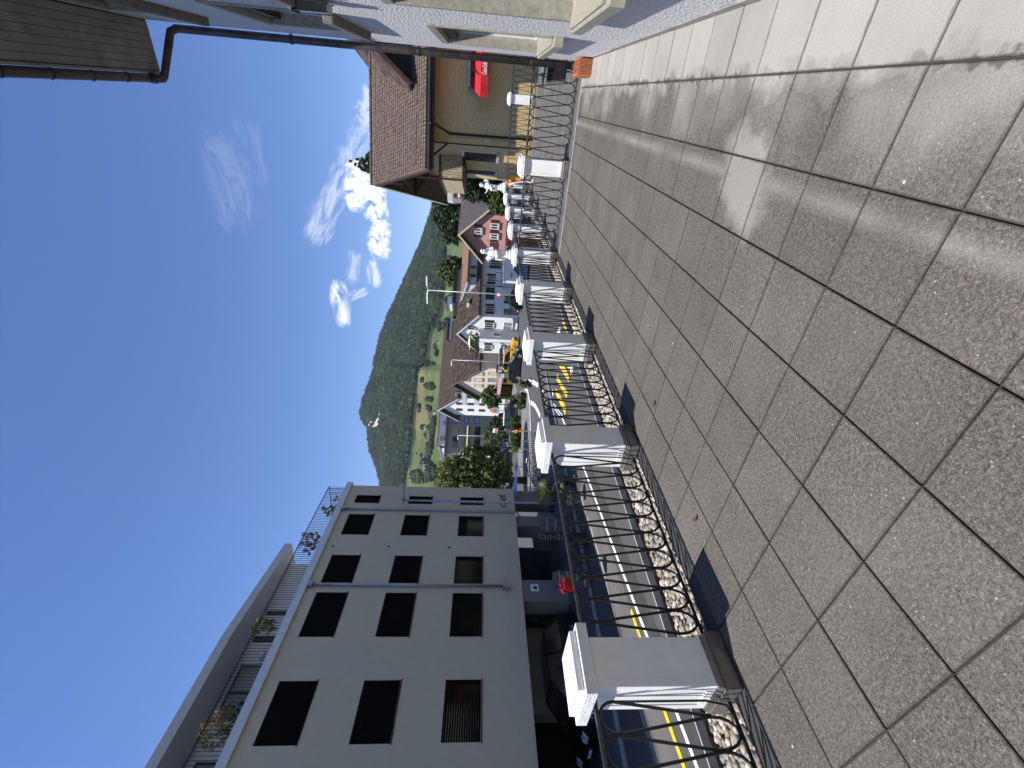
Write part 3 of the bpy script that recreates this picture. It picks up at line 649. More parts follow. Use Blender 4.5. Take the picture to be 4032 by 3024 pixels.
# yellow junction bars, white waiting marks, arrows
C_ = crop(2000, 1200, .2713)
def mark(name, pts, m, z=S+.012): MB().quad(*gpoly(C_, pts, z)).build(name, m, fix=False, kind='structure')
mark('yellow_bar', [(735, 880), (815, 880), (885, 1040), (880, 1125)], 'line_yellow')
mark('yellow_bar', [(715, 990), (745, 1080), (865, 1270), (850, 1360), (705, 1090)], 'line_yellow')
mark('yellow_bar', [(697, 1210), (770, 1340), (842, 1490), (830, 1605), (690, 1290)], 'line_yellow')
mark('yellow_bar', [(785, 190), (850, 330), (858, 400), (800, 300)], 'line_yellow')
mark('white_bar', [(865, 885), (945, 890), (940, 960), (915, 1020), (900, 930), (862, 910)], 'line_white')
mark('white_bar', [(700, 420), (752, 425), (765, 335), (745, 325)], 'line_white')
mark('white_arrow', [(650, 1220), (658, 1260), (655, 1340), (640, 1290)], 'line_white')
for off in (0, 1):      # double line running to the junction
    p = gpoly(C_, [(500+16*off, 1235), (560+16*off, 1330), (640+16*off, 1440), (715+16*off, 1540), (785+16*off, 1630)], S); 
    band('centre_line', [(q[0], q[1]) for q in p], -.09, .09, 'line_white', S+.013, kind='structure')
def curve_line(name, c, pts, w, m, z=S+.013, **kw):
    p = gpoly(c, pts, S); return band(name, [(q[0], q[1]) for q in p], -w, w, m, z, **kw)
# traffic island / far pavement with its pale kerb
isl = gpoly(q5, [(1270, 0), (1400, -60), (1470, 10), (1490, 150), (1518, 300), (1530, 700), (1545, 1300), (1560, 1659), (1600, 2400), (1350, 2400), (1200, 1659), (1205, 1450), (1250, 1150), (1290, 800), (1300, 500), (1290, 250)])
flat('far_pavement', isl, 'pavement', S+.03, kind='structure')
kl = gpoly(q5, [(1400, -60), (1470, 10), (1490, 150), (1518, 300), (1530, 700), (1545, 1300), (1565, 1659), (1600, 2400)])
kline = [(p[0], p[1]) for p in kl]
o = band('far_kerb', kline, -.2, .16, 'line_white', S+.045, kind='structure')
curve_line('give_way_curve', q5, [(1530, 285), (1590, 320), (1640, 370), (1700, 480), (1790, 680)], .2, 'line_white')
curve_line('give_way_curve', q4, [(1380, 1300), (1430, 1290), (1500, 1290), (1600, 1310), (1720, 1390)], .2, 'line_white')
flat('lawn', gpoly(q5, [(740, 240), (900, 260), (905, 330), (850, 420), (840, 560), (900, 1000), (840, 1000), (760, 1440), (700, 1440), (740, 1000), (790, 900), (690, 640), (700, 420)]), 'grass', S+.006, kind='structure')
flat('side_road', gpoly(q5, [(1010, 240), (1190, 0), (1130, -200), (960, -10), (930, 330), (870, 800), (810, 1200), (780, 1500), (940, 1500), (960, 1150), (1000, 830)]), 'pavement', S+.005, kind='structure')

# ================================================================== apartment building across the street
FA = Plane((17*-math.cos(R_(-8.9)), 17*math.sin(R_(-8.9))), 98.9)
AB = empty('apartment_building', tuple(FA.pt(10, 0, S)), 'beige apartment building with dark blinds and a cafe on its ground floor', 'building')
FB, FT, SE, SW = -.56, 9.10, 22.85, -7.
cols = [(18.70, 20.30), (15.60, 17.30), (12.90, 15.08), (9.05, 11.15), (3.2, 6.6), (-.8, 1.6)]
rows = [(1.30, 2.62), (4.27, 5.60), (7.27, 8.62)]
holes = [(21.25, 21.96, a, b) for a, b in rows] + [(c0, c1, a, b) for c0, c1 in cols for a, b in rows]
# refine from the picture
pc = [z1(*p) for p in []]
mb = MB(); mb.holed(FA, rectpts(SW, SE, FB, FT), [rectpts(*h) for h in holes], 0, .16)
mb.quad(FA.pt(SE, 0, FB), FA.pt(SE, -12, FB), FA.pt(SE, -12, FT), FA.pt(SE, 0, FT)); mb.quad(FA.pt(SW, 0, FB), FA.pt(SW, -12, FB), FA.pt(SW, -12, FT), FA.pt(SW, 0, FT)); mb.quad(FA.pt(SW, -12, FB), FA.pt(SE, -12, FB), FA.pt(SE, -12, FT), FA.pt(SW, -12, FT))
mb.quad(FA.pt(SW, 0, FB), FA.pt(SE, 0, FB), FA.pt(SE, -12, FB), FA.pt(SW, -12, FB))
mb.build('wall', 'beige_wall', AB)
nsl = 0
for h in holes:
    a0, a1, c0, c1 = h
    wd = MB(); 
    for b in ((a0, a0+.03, c0, c1), (a1-.03, a1, c0, c1), (a0, a1, c1-.05, c1)): wd.fbox(FA, b[0], b[1], -.15, -.02, b[2], b[3])
    wd = wd.build('window', 'blind_frame', AB)
    MB().fbox(FA, a0-.03, a1+.03, -.15, .045, c0-.045, c0-.012).build('sill', 'blind_frame', wd)
    MB().fbox(FA, a0-.012, a0-.002, -.15, -.001, c0, c1).build('reveal_strip', 'reveal_light', wd)
    MB().quad(FA.pt(a0, -.145, c0), FA.pt(a1, -.145, c0), FA.pt(a1, -.145, c1), FA.pt(a0, -.145, c1)).build('pane', 'glass', wd)
    ns = 15; hh = (c1-.05-c0)/ns; openw = (h == holes[3]) or False
    down = ns if not (a0 == 18.70 and c0 == 1.30) else 5
    for k in range(down):
        z = c1-.05-hh*(k+.5)
        if nsl < 290:
            m_ = MB(); m_.hexa([FA.pt(a0+.035, -.09, z-hh*.42), FA.pt(a1-.035, -.09, z-hh*.42), FA.pt(a1-.035, -.105, z-hh*.42), FA.pt(a0+.035, -.105, z-hh*.42), FA.pt(a0+.035, -.055, z+hh*.36), FA.pt(a1-.035, -.055, z+hh*.36), FA.pt(a1-.035, -.07, z+hh*.36), FA.pt(a0+.035, -.07, z+hh*.36)])
            m_.build('slat', 'blind', wd); nsl += 1
MB().fbox(FA, SW, SE+.12, -.4, .16, FT, FT+.32).build('parapet', 'parapet', AB)
for a in (20.62, 15.40):
    m_ = MB(); m_.tube([FA.pt(a, .09, FT-.05), FA.pt(a, .09, .1)] if a < 20 else [FA.pt(a, .09, FT-.05), FA.pt(a, .09, FB-.05), FA.pt(a-.25, -.35, FB-.45), FA.pt(a-.25, -.35, S+.2)], .055, 10); dpz = m_.build('downpipe', 'zinc', AB, smooth=True)
    MB().fbox(FA, a-.12, a+.12, .002, .22, FT-.22, FT-.001).build('rain_head', 'zinc', dpz)
    if a < 20: MB().fbox(FA, a-.17, a+.17, .002, .24, .02, .35).build('junction_box', 'zinc', dpz)
for z in (9.0, 6.02, 2.98):
    if z > 8.9: z = 8.75
    v_ = MB().fbox(FA, 17.80, 17.93, .001, .025, z-.07, z+.07).build('vent', 'zinc', AB); MB().fbox(FA, 17.825, 17.905, .0251, .028, z-.045, z+.045).build('grille', 'blind', v_)
# terrace railing of the top floor
rl0 = FT+.32; rt = 10.42
rb = MB(); rb.fbox(FA, SW, SE-.1, -.06, -.02, rt, rt+.035); rail = rb.build('roof_railing', 'iron', AB)
m_ = MB(); m_.fbox(FA, SE-.14, SE-.10, -3.5, -.02, rt, rt+.035)
for k in range(24): m_.fbox(FA, SE-.13, SE-.115, -.2-.14*k, -.185-.14*k, rl0, rt)
m_.build('side_railing', 'iron', rail)
nb = int((SE-3.0)/.125)
for k in range(nb):
    a = SE-.15-.125*k
    if k < 160: MB().fbox(FA, a-.007, a+.007, -.05, -.03, rl0, rt).build('baluster', 'iron', rail)
# penthouse behind
m_ = MB(); P0_, P1_ = -2.6, 18.2
m_.holed(FA, rectpts(SW, P1_+1.0, rl0-.1, 12.35), [rectpts(11.3, 13.6, rl0, 11.55), rectpts(8.3, 10.0, rl0, 11.4), rectpts(14.6, 14.95, 10.4, 11.6), rectpts(16.0, 16.3, 10.4, 11.6)], P0_, .2)
m_.quad(FA.pt(P1_+1, P0_, rl0-.1), FA.pt(P1_+1, -11, rl0-.1), FA.pt(P1_+1, -11, 12.35), FA.pt(P1_+1, P0_, 12.35))
ph = m_.build('penthouse_wall', 'wall_bluewhite', AB)
for (a0, a1, c0, c1) in ((11.3, 13.6, rl0, 11.55), (8.3, 10.0, rl0, 11.4), (14.6, 14.95, 10.4, 11.6), (16.0, 16.3, 10.4, 11.6)):
    f = MB()
    for b in ((a0, a0+.06, c0, c1), (a1-.06, a1, c0, c1), (a0+.06, a1-.06, c1-.06, c1), ((a0+a1)/2-.04, (a0+a1)/2+.04, c0, c1-.06)): f.fbox(FA, b[0], b[1], P0_-.16, P0_-.10, b[2], b[3])
    f = f.build('terrace_door' if a1-a0 > 1 else 'terrace_window', 'frame_brown', AB); MB().fbox(FA, a0+.05, a1-.05, P0_-.15, P0_-.14, c0, c1-.05).build('pane', 'glass_light', f)
mb = MB().fbox(FA, SW, SE-.2, -11.5, -.4, FT+.02, FT+.28).build('terrace_deck', 'parapet', AB)
# roof of the penthouse: overhanging plate with an angled end
ro = [(SW, -.75), (13.55, -.75), (19.7, -1.6), (19.7, -11), (SW, -11)]
ztop = 11.98; m_ = MB(); m_.prism([FA.pt(a, o, ztop) for a, o in ro], [FA.pt(a, o, ztop-.36) for a, o in ro]); m_.build('penthouse_roof', 'fascia', AB)
m_ = MB(); m_.lathe([(.02, 0), (.14, .02), (.17, .08), (.14, .16), (.02, .2)], 14, FA.pt(13.9, P0_+.14, 10.7)); m_.build('round_lamp', 'wall_white', AB)
# ground floor: recessed, columns, ceiling shadow
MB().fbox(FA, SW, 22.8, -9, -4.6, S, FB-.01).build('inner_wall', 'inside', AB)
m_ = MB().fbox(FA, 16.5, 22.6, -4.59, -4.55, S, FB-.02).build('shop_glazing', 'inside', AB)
for a0, a1, o0, o1, zb in ((21.95, 22.80, -1.0, -.15, S+.3), (19.75, 20.55, -1.0, -.15, S+.35), (14.75, 15.95, -.95, -.12, S+.42), (*sorted((FA.uv((2200, 2810), -2.4)[0], FA.uv((2200, 2475), -2.4)[0])), -3.0, -2.4, S+.4), (4.6, 5.6, -1.0, -.15, S+.4)):
    cl = MB().fbox(FA, a0, a1, o0, o1, zb, FB).build('column', 'column', AB); MB().fbox(FA, a0-.02, a1+.02, o0-.02, o1+.02, S, zb-.003).build('column_plinth', 'plinth', cl)
    if a0 == 14.75: n_ = MB().fbox(FA, a0+.55, a0+.95, o1+.002, o1+.012, -1.35, -.98).build('notice', 'sign_white', cl); MB().fbox(FA, a0+.66, a0+.84, o1+.0121, o1+.016, -1.28, -1.10).build('notice_print', 'sign_black', n_)
for k, a in enumerate((17.2, 18.0, 13.6, 12.4)):
    MB().fbox(FA, a, a+.28, -4.54, -4.5, -1.9, -1.5).build('wall_display', 'rock_dark', AB)
gb = MB().fbox(FA, 20.75, 21.9, -3.0, -2.9, S, -1.9).build('low_wall', 'plinth', AB)
def text(s, F, a, z, size, o, m, parent, ext=.012, shear=0, name='lettering', sx=1.):
    cu = bpy.data.curves.new(name, 'FONT'); cu.body = s; cu.size = size; cu.extrude = ext; cu.shear = shear; cu.resolution_u = 3
    t = bpy.data.objects.new(name, cu); COL.objects.link(t); bpy.context.view_layer.update()
    me = bpy.data.meshes.new_from_object(t.evaluated_get(bpy.context.evaluated_depsgraph_get())); bpy.data.objects.remove(t)
    off = np.array(root_of(parent).location) if parent else np.zeros(3)
    for v in me.vertices: q = np.array(F.pt(a+v.co.x*sx, o+v.co.z, z+v.co.y))-off; v.co = q
    me.materials.clear(); me.materials.append(M[m]); ob = bpy.data.objects.new(name, me); COL.objects.link(ob)
    if parent: ob.parent = parent
    return ob
text('CAFÉ', FA, 21.12, -.06, .50, .014, 'sign_black', AB, name='cafe_lettering')

# street lamp in front of the building
lp = FA.pt(20.85, .55, 0); lamp = empty('street_lamp', (lp[0], lp[1], S), 'pale grey street lamp close to the end of the beige apartment building', 'street lamp', 'street lamps')
MB().tube([(lp[0], lp[1], S), (lp[0], lp[1], S+1.2), (lp[0], lp[1], 5.75)], [.085, .07, .05], 10).build('pole', 'pole_grey', lamp, smooth=True)
e = FA.pt(22.0, .9, 5.95); m_ = MB(); m_.tube([(lp[0], lp[1], 5.7), tuple(e)], .035, 8); m_.build('arm', 'pole_grey', lamp)
m_ = MB(); m_.prism([FA.pt(20.75, .5, 5.72), FA.pt(21.85, .62, 5.95), FA.pt(21.85, .98, 5.95), FA.pt(20.75, .8, 5.72)], [FA.pt(20.75, .5, 5.84), FA.pt(21.85, .62, 6.02), FA.pt(21.85, .98, 6.02), FA.pt(20.75, .8, 5.84)]); m_.build('lamp_head', 'pole_grey', lamp)

# ------------------------------------------------------------------ vegetation
def leaves(name, mname, blobs, n, size, seed, parent=None, squash=1., **kw):
    """blobs: (x,y,z,rx,ry,rz,weight). Leaf quads clumped through the volume, thinner in places."""
    g = np.random.default_rng(seed); W = np.array([b[6] if len(b) > 6 else b[3]*b[4]*b[5] for b in blobs], float); W /= W.sum()
    nc = max(8, n//26); idx = g.choice(len(blobs), nc, p=W); B = np.array([b[:6] for b in blobs], float)[idx]
    dirv = g.normal(size=(nc, 3)); dirv /= np.linalg.norm(dirv, axis=1)[:, None]; rr = g.uniform(.35, 1., nc)**.5
    cc = B[:, :3] + dirv*B[:, 3:6]*rr[:, None]; cr = B[:, 3:6].mean(1)*g.uniform(.10, .26, nc)
    ci = g.integers(0, nc, n); d2 = g.normal(size=(n, 3)); d2 /= np.linalg.norm(d2, axis=1)[:, None]
    P = cc[ci] + d2*(cr[ci]*g.uniform(.3, 1, n)**.5)[:, None]*np.array([1, 1, squash])
    nrm = d2 + g.normal(size=(n, 3))*.6 + np.array([0, 0, .4]); nrm /= np.linalg.norm(nrm, axis=1)[:, None]
    t = np.cross(nrm, g.normal(size=(n, 3))); t /= np.linalg.norm(t, axis=1)[:, None]; b = np.cross(nrm, t); s = size*g.uniform(.6, 1.3, n)[:, None]
    V = np.stack([P-t*s, P+b*s*.55, P+t*s, P-b*s*.55], 1).reshape(-1, 3)
    if parent is not None: V = V - np.array(root_of(parent).location)
    me = bpy.data.meshes.new(name); me.vertices.add(4*n); me.vertices.foreach_set('co', V.ravel().astype(np.float32)); me.loops.add(4*n); me.polygons.add(n)
    me.loops.foreach_set('vertex_index', np.arange(4*n, dtype=np.int32)); me.polygons.foreach_set('loop_start', np.arange(0, 4*n, 4, dtype=np.int32)); me.polygons.foreach_set('loop_total', np.full(n, 4, dtype=np.int32)); me.update(); me.validate()
    me.materials.append(M[mname]); o = bpy.data.objects.new(name, me); COL.objects.link(o)
    if parent is not None: o.parent = parent
    if kw: tag(o, **kw)
    return o
def tree(name, label, cat, base, blobs, n, size, mname, seed, tr=.2, group=None, limbs=5):
    t = empty(name, base, label, cat, group); r = random.Random(seed); top = max(blobs, key=lambda b: b[3]*b[4])
    m_ = MB(); m_.tube([base, (base[0], base[1], base[2]*.5+top[2]*.5), (top[0], top[1], top[2])], [tr, tr*.75, tr*.3], 8)
    m_.build('trunk', 'bark', t, smooth=True); m_ = MB()
    for k in range(limbs):
        b = r.choice(blobs); f = r.uniform(.35, .75); st = (base[0]+(top[0]-base[0])*f, base[1]+(top[1]-base[1])*f, base[2]+(top[2]-base[2])*f)
        m_.tube([st, ((st[0]+b[0])/2+r.uniform(-.1, .1), (st[1]+b[1])/2, (st[2]+b[2])/2+.1), (b[0]+r.uniform(-.4, .4)*b[3], b[1]+r.uniform(-.4, .4)*b[4], b[2]+.2*b[5])], [tr*.4, tr*.25, tr*.1], 5)
    m_.build('limbs', 'bark', t); leaves('crown', mname, blobs, n, size, seed, t); return t
def pixblob(c, x, y, D, rx, rz, w=None, ry=None):
    p = hd(*c(x, y), D); return (p[0], p[1], p[2], rx, ry or rx, rz) + ((w,) if w else ())
# pots and plants on the roof terrace
def potted(label, c, x, y, o, rz, mname, rx, seed, n=900, size=.05):
    a, z = FA.uv(c(x, y), o); p = FA.pt(a, o, z); base = FA.pt(a, o, FT+.281); t = empty('potted_plant', tuple(base), label, 'potted plant', 'plants on the roof terrace')
    MB().lathe([(.16, 0), (.22, .35), (.23, .38), (.19, .381)], 12, tuple(base)).build('pot', 'plinth', t)
    MB().tube([(base[0], base[1], base[2]+.3), tuple(p)], [.025, .012], 5).build('stem', 'bark', t)
    leaves('foliage', mname, [(p[0], p[1], p[2], rx, rx*.7, rz), (p[0], p[1]+.2, p[2]-.25, rx*.7, rx*.6, rz*.6)], n, size, seed, t)
potted('dark green rounded potted shrub at the far end of the roof terrace', z1, 1435, 235, -.75, .45, 'leaf_green', .42, 11)
potted('reddish brown potted maple behind the roof terrace railing', z1, 1345, 375, -.8, .55, 'leaf_maple', .65, 12, 1300, .045)
potted('yellow-green potted shrub in the middle of the roof terrace', z1, 1140, 745, -.8, .5, 'leaf_lime', .50, 13, 1300)
potted('ochre and yellow potted grass nearest the viewer on the roof terrace', z1, 935, 1190, -.8, .55, 'leaf_yellow', .75, 14, 1500, .05)
potted('small green potted plant between the ochre grass and the patio door', z1, 1000, 1115, -1.3, .3, 'leaf_dark', .3, 15, 500)
potted('small green shrub at the railing corner of the roof terrace', z1, 1470, 185, -1.2, .3, 'leaf_lime', .3, 16, 400)

# palm in front of the cafe
pp = hd(*VV(600, 200), 22.5); pbase = (pp[0], pp[1], S+.1); palm = empty('fan_palm', pbase, 'small fan palm with yellow-green fronds in front of the cafe', 'palm', )
MB().lathe([(.28, 0), (.36, .5), (.33, .5)], 14, pbase).build('pot', 'plinth', palm)
MB().tube([(pbase[0], pbase[1], S+.5), (pbase[0], pbase[1], pp[2]-.1)], [.11, .09], 8).build('trunk', 'bark', palm)
r3 = random.Random(5)
for k in range(15):
    az_ = k*2.399; el = r3.uniform(-.5, 1.2); L_ = r3.uniform(.35, .6); o0 = Vector((pp[0], pp[1], pp[2]-.1)); d = Vector((math.cos(az_)*math.cos(el), math.sin(az_)*math.cos(el), math.sin(el))); tip = o0+d*L_
    m_ = MB(); m_.tube([tuple(o0), tuple(tip)], .012, 4); side = d.cross(Vector((0, 0, 1))).normalized()
    for j in range(-6, 7):
        dd = (d*math.cos(j*.2)+side*math.sin(j*.2)).normalized(); w = side*math.cos(j*.2)*.025-d*math.sin(j*.2)*.025; e = tip+dd*.5+Vector((0, 0, -.06*abs(j)*.3))
        m_.quad(tuple(tip), tuple(tip+dd*.25+w), tuple(e), tuple(tip+dd*.25-w))
    m_.build('frond', 'leaf_palm', palm, fix=False)
# cafe furniture, planters, flower tub
def tub(label, c, x, y, D, m, r, h, flowers=None, seed=1):
    p = hd(*c(x, y), D); b = (p[0], p[1], p[2]-h/2); t = empty('planter', b, label, 'planter', )
    MB().lathe([(r*.75, 0), (r, h), (r*.92, h), (r*.88, h-.05)], 16, b).build('tub', m, t)
    leaves('foliage', flowers or 'leaf_green', [(p[0]-.1, p[1]-.1, b[2]+h+.03, r*1.0, r*1.0, .13)], 380, .05, seed, t)
tub('red tub with red flowers beside the column with the white notice', VV, 870, 1400, 17.6, 'tub_red', .27, .42, 'flower_red', 21)
tub('dark round planter on the pavement below the palm, nearer the street', VV, 940, 260, 20.5, 'rock_dark', .3, .45, None, 22)
tub('dark round planter on the far side of the palm', VV, 800, 40, 23.5, 'rock_dark', .3, .45, None, 23)
def barrel(label, c, x, y, D, r, h):
    p = hd(*c(x, y), D); b = (p[0], p[1], S+.1); top = p[2]; t = empty('wooden_barrel', b, label, 'barrel', 'ribbed pale barrels')
    H = max(.5, top-S+.0); MB().lathe([(r*.9, 0), (r, H*.5), (r*.9, H)], 18, b).build('staves', 'timber_grey', t)
    for f in (.12, .35, .6, .85): MB().lathe([(r*1.01, -.03), (r*1.03, 0), (r*1.01, .03)], 18, (b[0], b[1], b[2]+H*f)).build('hoop', 'zinc', t)
barrel('pale ribbed barrel beside the menu board under the cafe', VV, 530, 640, 22.5, .38, 1.3)
barrel('pale ribbed barrel behind the red flower tub', VV, 690, 1340, 20.2, .36, 1.2)
# menu board
F_m = Plane(hd(*VV(600, 770), 20.), 70); a0, a1, c0, c1 = F_m.rect(VV, 450, 715, 770, 830)
mbd = empty('menu_board', (F_m.P[0], F_m.P[1], S), 'black chalk menu board standing outside the cafe', 'sign')
MB().fbox(F_m, a0, a1, -.04, 0, S+.1, c1).build('board', 'black_matt', mbd)
m_ = MB(); r4 = random.Random(2)
for k in range(9):
    z = c1-.08-k*.12; x = a0+.06
    while x < a1-.14: w = r4.uniform(.03, .12); m_.fbox(F_m, x, x+w, .001, .004, z-.02, z+.008); x += w+.03
m_.build('chalk_writing', 'pole_grey', mbd)
# cafe chairs and tables as thin dark metal frames
def chair(p, rz, label, first=[None]):
    if first[0] is None:
        t = empty('cafe_chair', (0, 0, 0), label, 'chair', 'dark metal cafe chairs'); first[0] = t
        MB().box(-.21, .21, -.2, .2, .44, .465).build('seat', 'dark_metal', t)
        for sx in (-1, 1):
            for sy in (-1, 1): MB().tube([(sx*.19, sy*.18, 0), (sx*.18, sy*.17, .44)], .013, 5).build('leg', 'dark_metal', t)
        m_ = MB(); m_.tube([(-.2, .2, .44), (-.2, .26, .88), (.2, .26, .88), (.2, .2, .44)], .013, 5)
        for k in range(4): m_.box(-.2, .2, .235, .245, .52+.09*k, .56+.09*k)
        m_.build('backrest', 'dark_metal', t)
    else: t = copy_tree(first[0])
    t.location = p; t.rotation_euler = (0, 0, rz); t['label'] = label; t['category'] = 'chair'; t['group'] = 'dark metal cafe chairs'
cl_ = ['dark cafe chair nearest the menu board', 'dark cafe chair under the arcade behind the menu board', 'dark cafe chair by the white column before the palm', 'dark cafe chair on the terrace beyond the palm', 'dark cafe chair beside the pale parasol', 'dark cafe chair farthest under the big tree']
for i, (x, y, D) in enumerate([(760, 920, 19.6), (740, 1050, 20.2), (640, 480, 22.6), (430, 150, 27), (330, 60, 29), (300, 20, 32)]):
    p = hd(*VV(x, y), D); chair((p[0], p[1], S+.1), i*1.1, cl_[i])
for i, (x, y, D) in enumerate([(700, 870, 20.4), (430, 90, 28)]):
    p = hd(*VV(x, y), D); t = empty('cafe_table', (p[0], p[1], S+.1), ['round cafe table next to the menu board', 'round cafe table beyond the palm'][i], 'table', 'round cafe tables')
    MB().lathe([(.36, .72), (.36, .75)], 18, (p[0], p[1], S+.1)).build('table_top', 'pole_grey', t); MB().tube([(p[0], p[1], S+.1), (p[0], p[1], S+.82)], .03, 8).build('stem', 'dark_metal', t); MB().lathe([(.2, 0), (.05, .04)], 12, (p[0], p[1], S+.1)).build('foot', 'dark_metal', t)
# slatted fence, pale parasols by the big tree
F_f = Plane(hd(*VV(420, 0), 34), 75); fen = empty('slatted_fence', (F_f.P[0], F_f.P[1], S), 'pale slatted fence lit by the sun beyond the cafe terrace', 'fence')
fz1 = hd(2094, 1880, 34)[2]; fz0 = hd(2127, 1880, 34)[2]
for k in range(34):
    a = -2.6+.2*k; MB().fbox(F_f, a, a+.11, 0, .025, fz0, fz1).build('slat', 'wall_cream', fen)
for z in (.12, .72): MB().fbox(F_f, -2.7, 4.3, -.06, -.001, fz0+z, fz0+z+.07).build('rail', 'timber_grey', fen)
def closed_parasol(label, c, xt, xb, y, D, m, w):
    a = hd(*c(xt, y), D); b = hd(*c(xb, y), D); t = empty('folded_parasol', (a[0], a[1], S), label, 'parasol')
    MB().lathe([(.02, 0), (w*.55, -.5), (w, -(a[2]-b[2]))] , 12, tuple(a)).build('canopy', m, t) ; MB().tube([(a[0], a[1], S), (a[0], a[1], a[2]+.08)], .025, 6).build('pole', 'pole_grey', t)
0 and closed_parasol('pale blue folded parasol at the corner of the cafe building', crop(1980, 1780, .1929), 180, 240, 640, 27, 'pale_blue', .55)

# open pale parasol (seen edge-on), flags and bikes
def disc_parasol(label, c, x, y, D, r, m):
    p = hd(*c(x, y), D); t = empty('parasol', (p[0], p[1], S), label, 'parasol', 'open parasols'); m_ = MB(); n = 8
    for k in range(n):
        a, b = 2*math.pi*k/n, 2*math.pi*(k+1)/n; m_.quad((p[0], p[1], p[2]+.12*r), (p[0]+r*math.cos(a), p[1]+r*math.sin(a), p[2]-.1), (p[0]+r*math.cos(b), p[1]+r*math.sin(b), p[2]-.1))
    m_.build('canopy', m, t); MB().tube([(p[0], p[1], S), (p[0], p[1], p[2]+.42)], .03, 6).build('pole', 'pole_grey', t); return t
disc_parasol('pale blue open parasol beside the building corner, under the big tree', crop(1980, 1780, .1929), 225, 800, 29, 1.2, 'pale_blue')
disc_parasol('small dusky pink parasol below the big tree', q5, 1150, 1900, 44, .6, 'awning_pink')

# big tree at the corner
BT = [pixblob(z5, x, y, 44, rx*.82, rz*.82) for x, y, rx, rz in ((620, 1350, 2.3, 2.4), (850, 1150, 2.2, 2.0), (1050, 1080, 1.9, 1.8), (1150, 1300, 2.2, 2.0), (950, 1400, 2.6, 2.4), (500, 1450, 1.8, 1.6), (700, 1600, 2.6, 2.6), (1000, 1650, 2.6, 2.6), (1330, 1150, 1.5, 1.3), (780, 1030, .9, .8), (1350, 1450, 1.8, 1.5))]
bb = hd(*z5(1000, 1400), 44); tree('deciduous_tree', 'large green tree filling the gap beside the beige apartment building', 'tree', (bb[0], bb[1], S), BT, 30000, .15, 'leaf_tree', 31, .35)

# ================================================================== far houses
def winpart(F, parent, r, o=0., frame='frame_white', glass='glass', sh=None, shw=None, mull=1, sill=True, bar=.07, sides=(1, 1), open_=False):
    a0, a1, c0, c1 = r; m_ = MB()
    for b in ((a0, a0+bar, c0, c1), (a1-bar, a1, c0, c1), (a0+bar, a1-bar, c0, c0+bar), (a0+bar, a1-bar, c1-bar, c1)): m_.fbox(F, b[0], b[1], o+.001, o+.05, b[2], b[3])
    for k in range(mull): xm = a0+(a1-a0)*(k+1)/(mull+1); m_.fbox(F, xm-.035, xm+.035, o+.001, o+.04, c0+bar, c1-bar)
    w = m_.build('window', frame, parent); MB().fbox(F, a0+bar, a1-bar, o+.001, o+.012, c0+bar, c1-bar).build('pane', glass, w)
    if sill: MB().fbox(F, a0-.08, a1+.08, o, o+.14, c0-.10, c0-.002).build('sill', 'stone', w)
    if sh:
        shw = shw or (a1-a0)*.5
        for s, on in ((0, sides[0]), (1, sides[1])):
            if not on: continue
            b0, b1 = (a0-shw-.03, a0-.03) if s == 0 else (a1+.03, a1+shw+.03)
            q = MB().fbox(F, b0, b1, o+.01, o+.05, c0-.02, c1+.02)
            n = max(3, int((c1-c0)/.14))
            for k in range(n): z = c0+.04+(c1-c0-.08)*k/n; q.fbox(F, b0+.05, b1-.05, o+.051, o+.075, z, z+(c1-c0)*.55/n)
            q.build('shutter', sh, w)
    return w
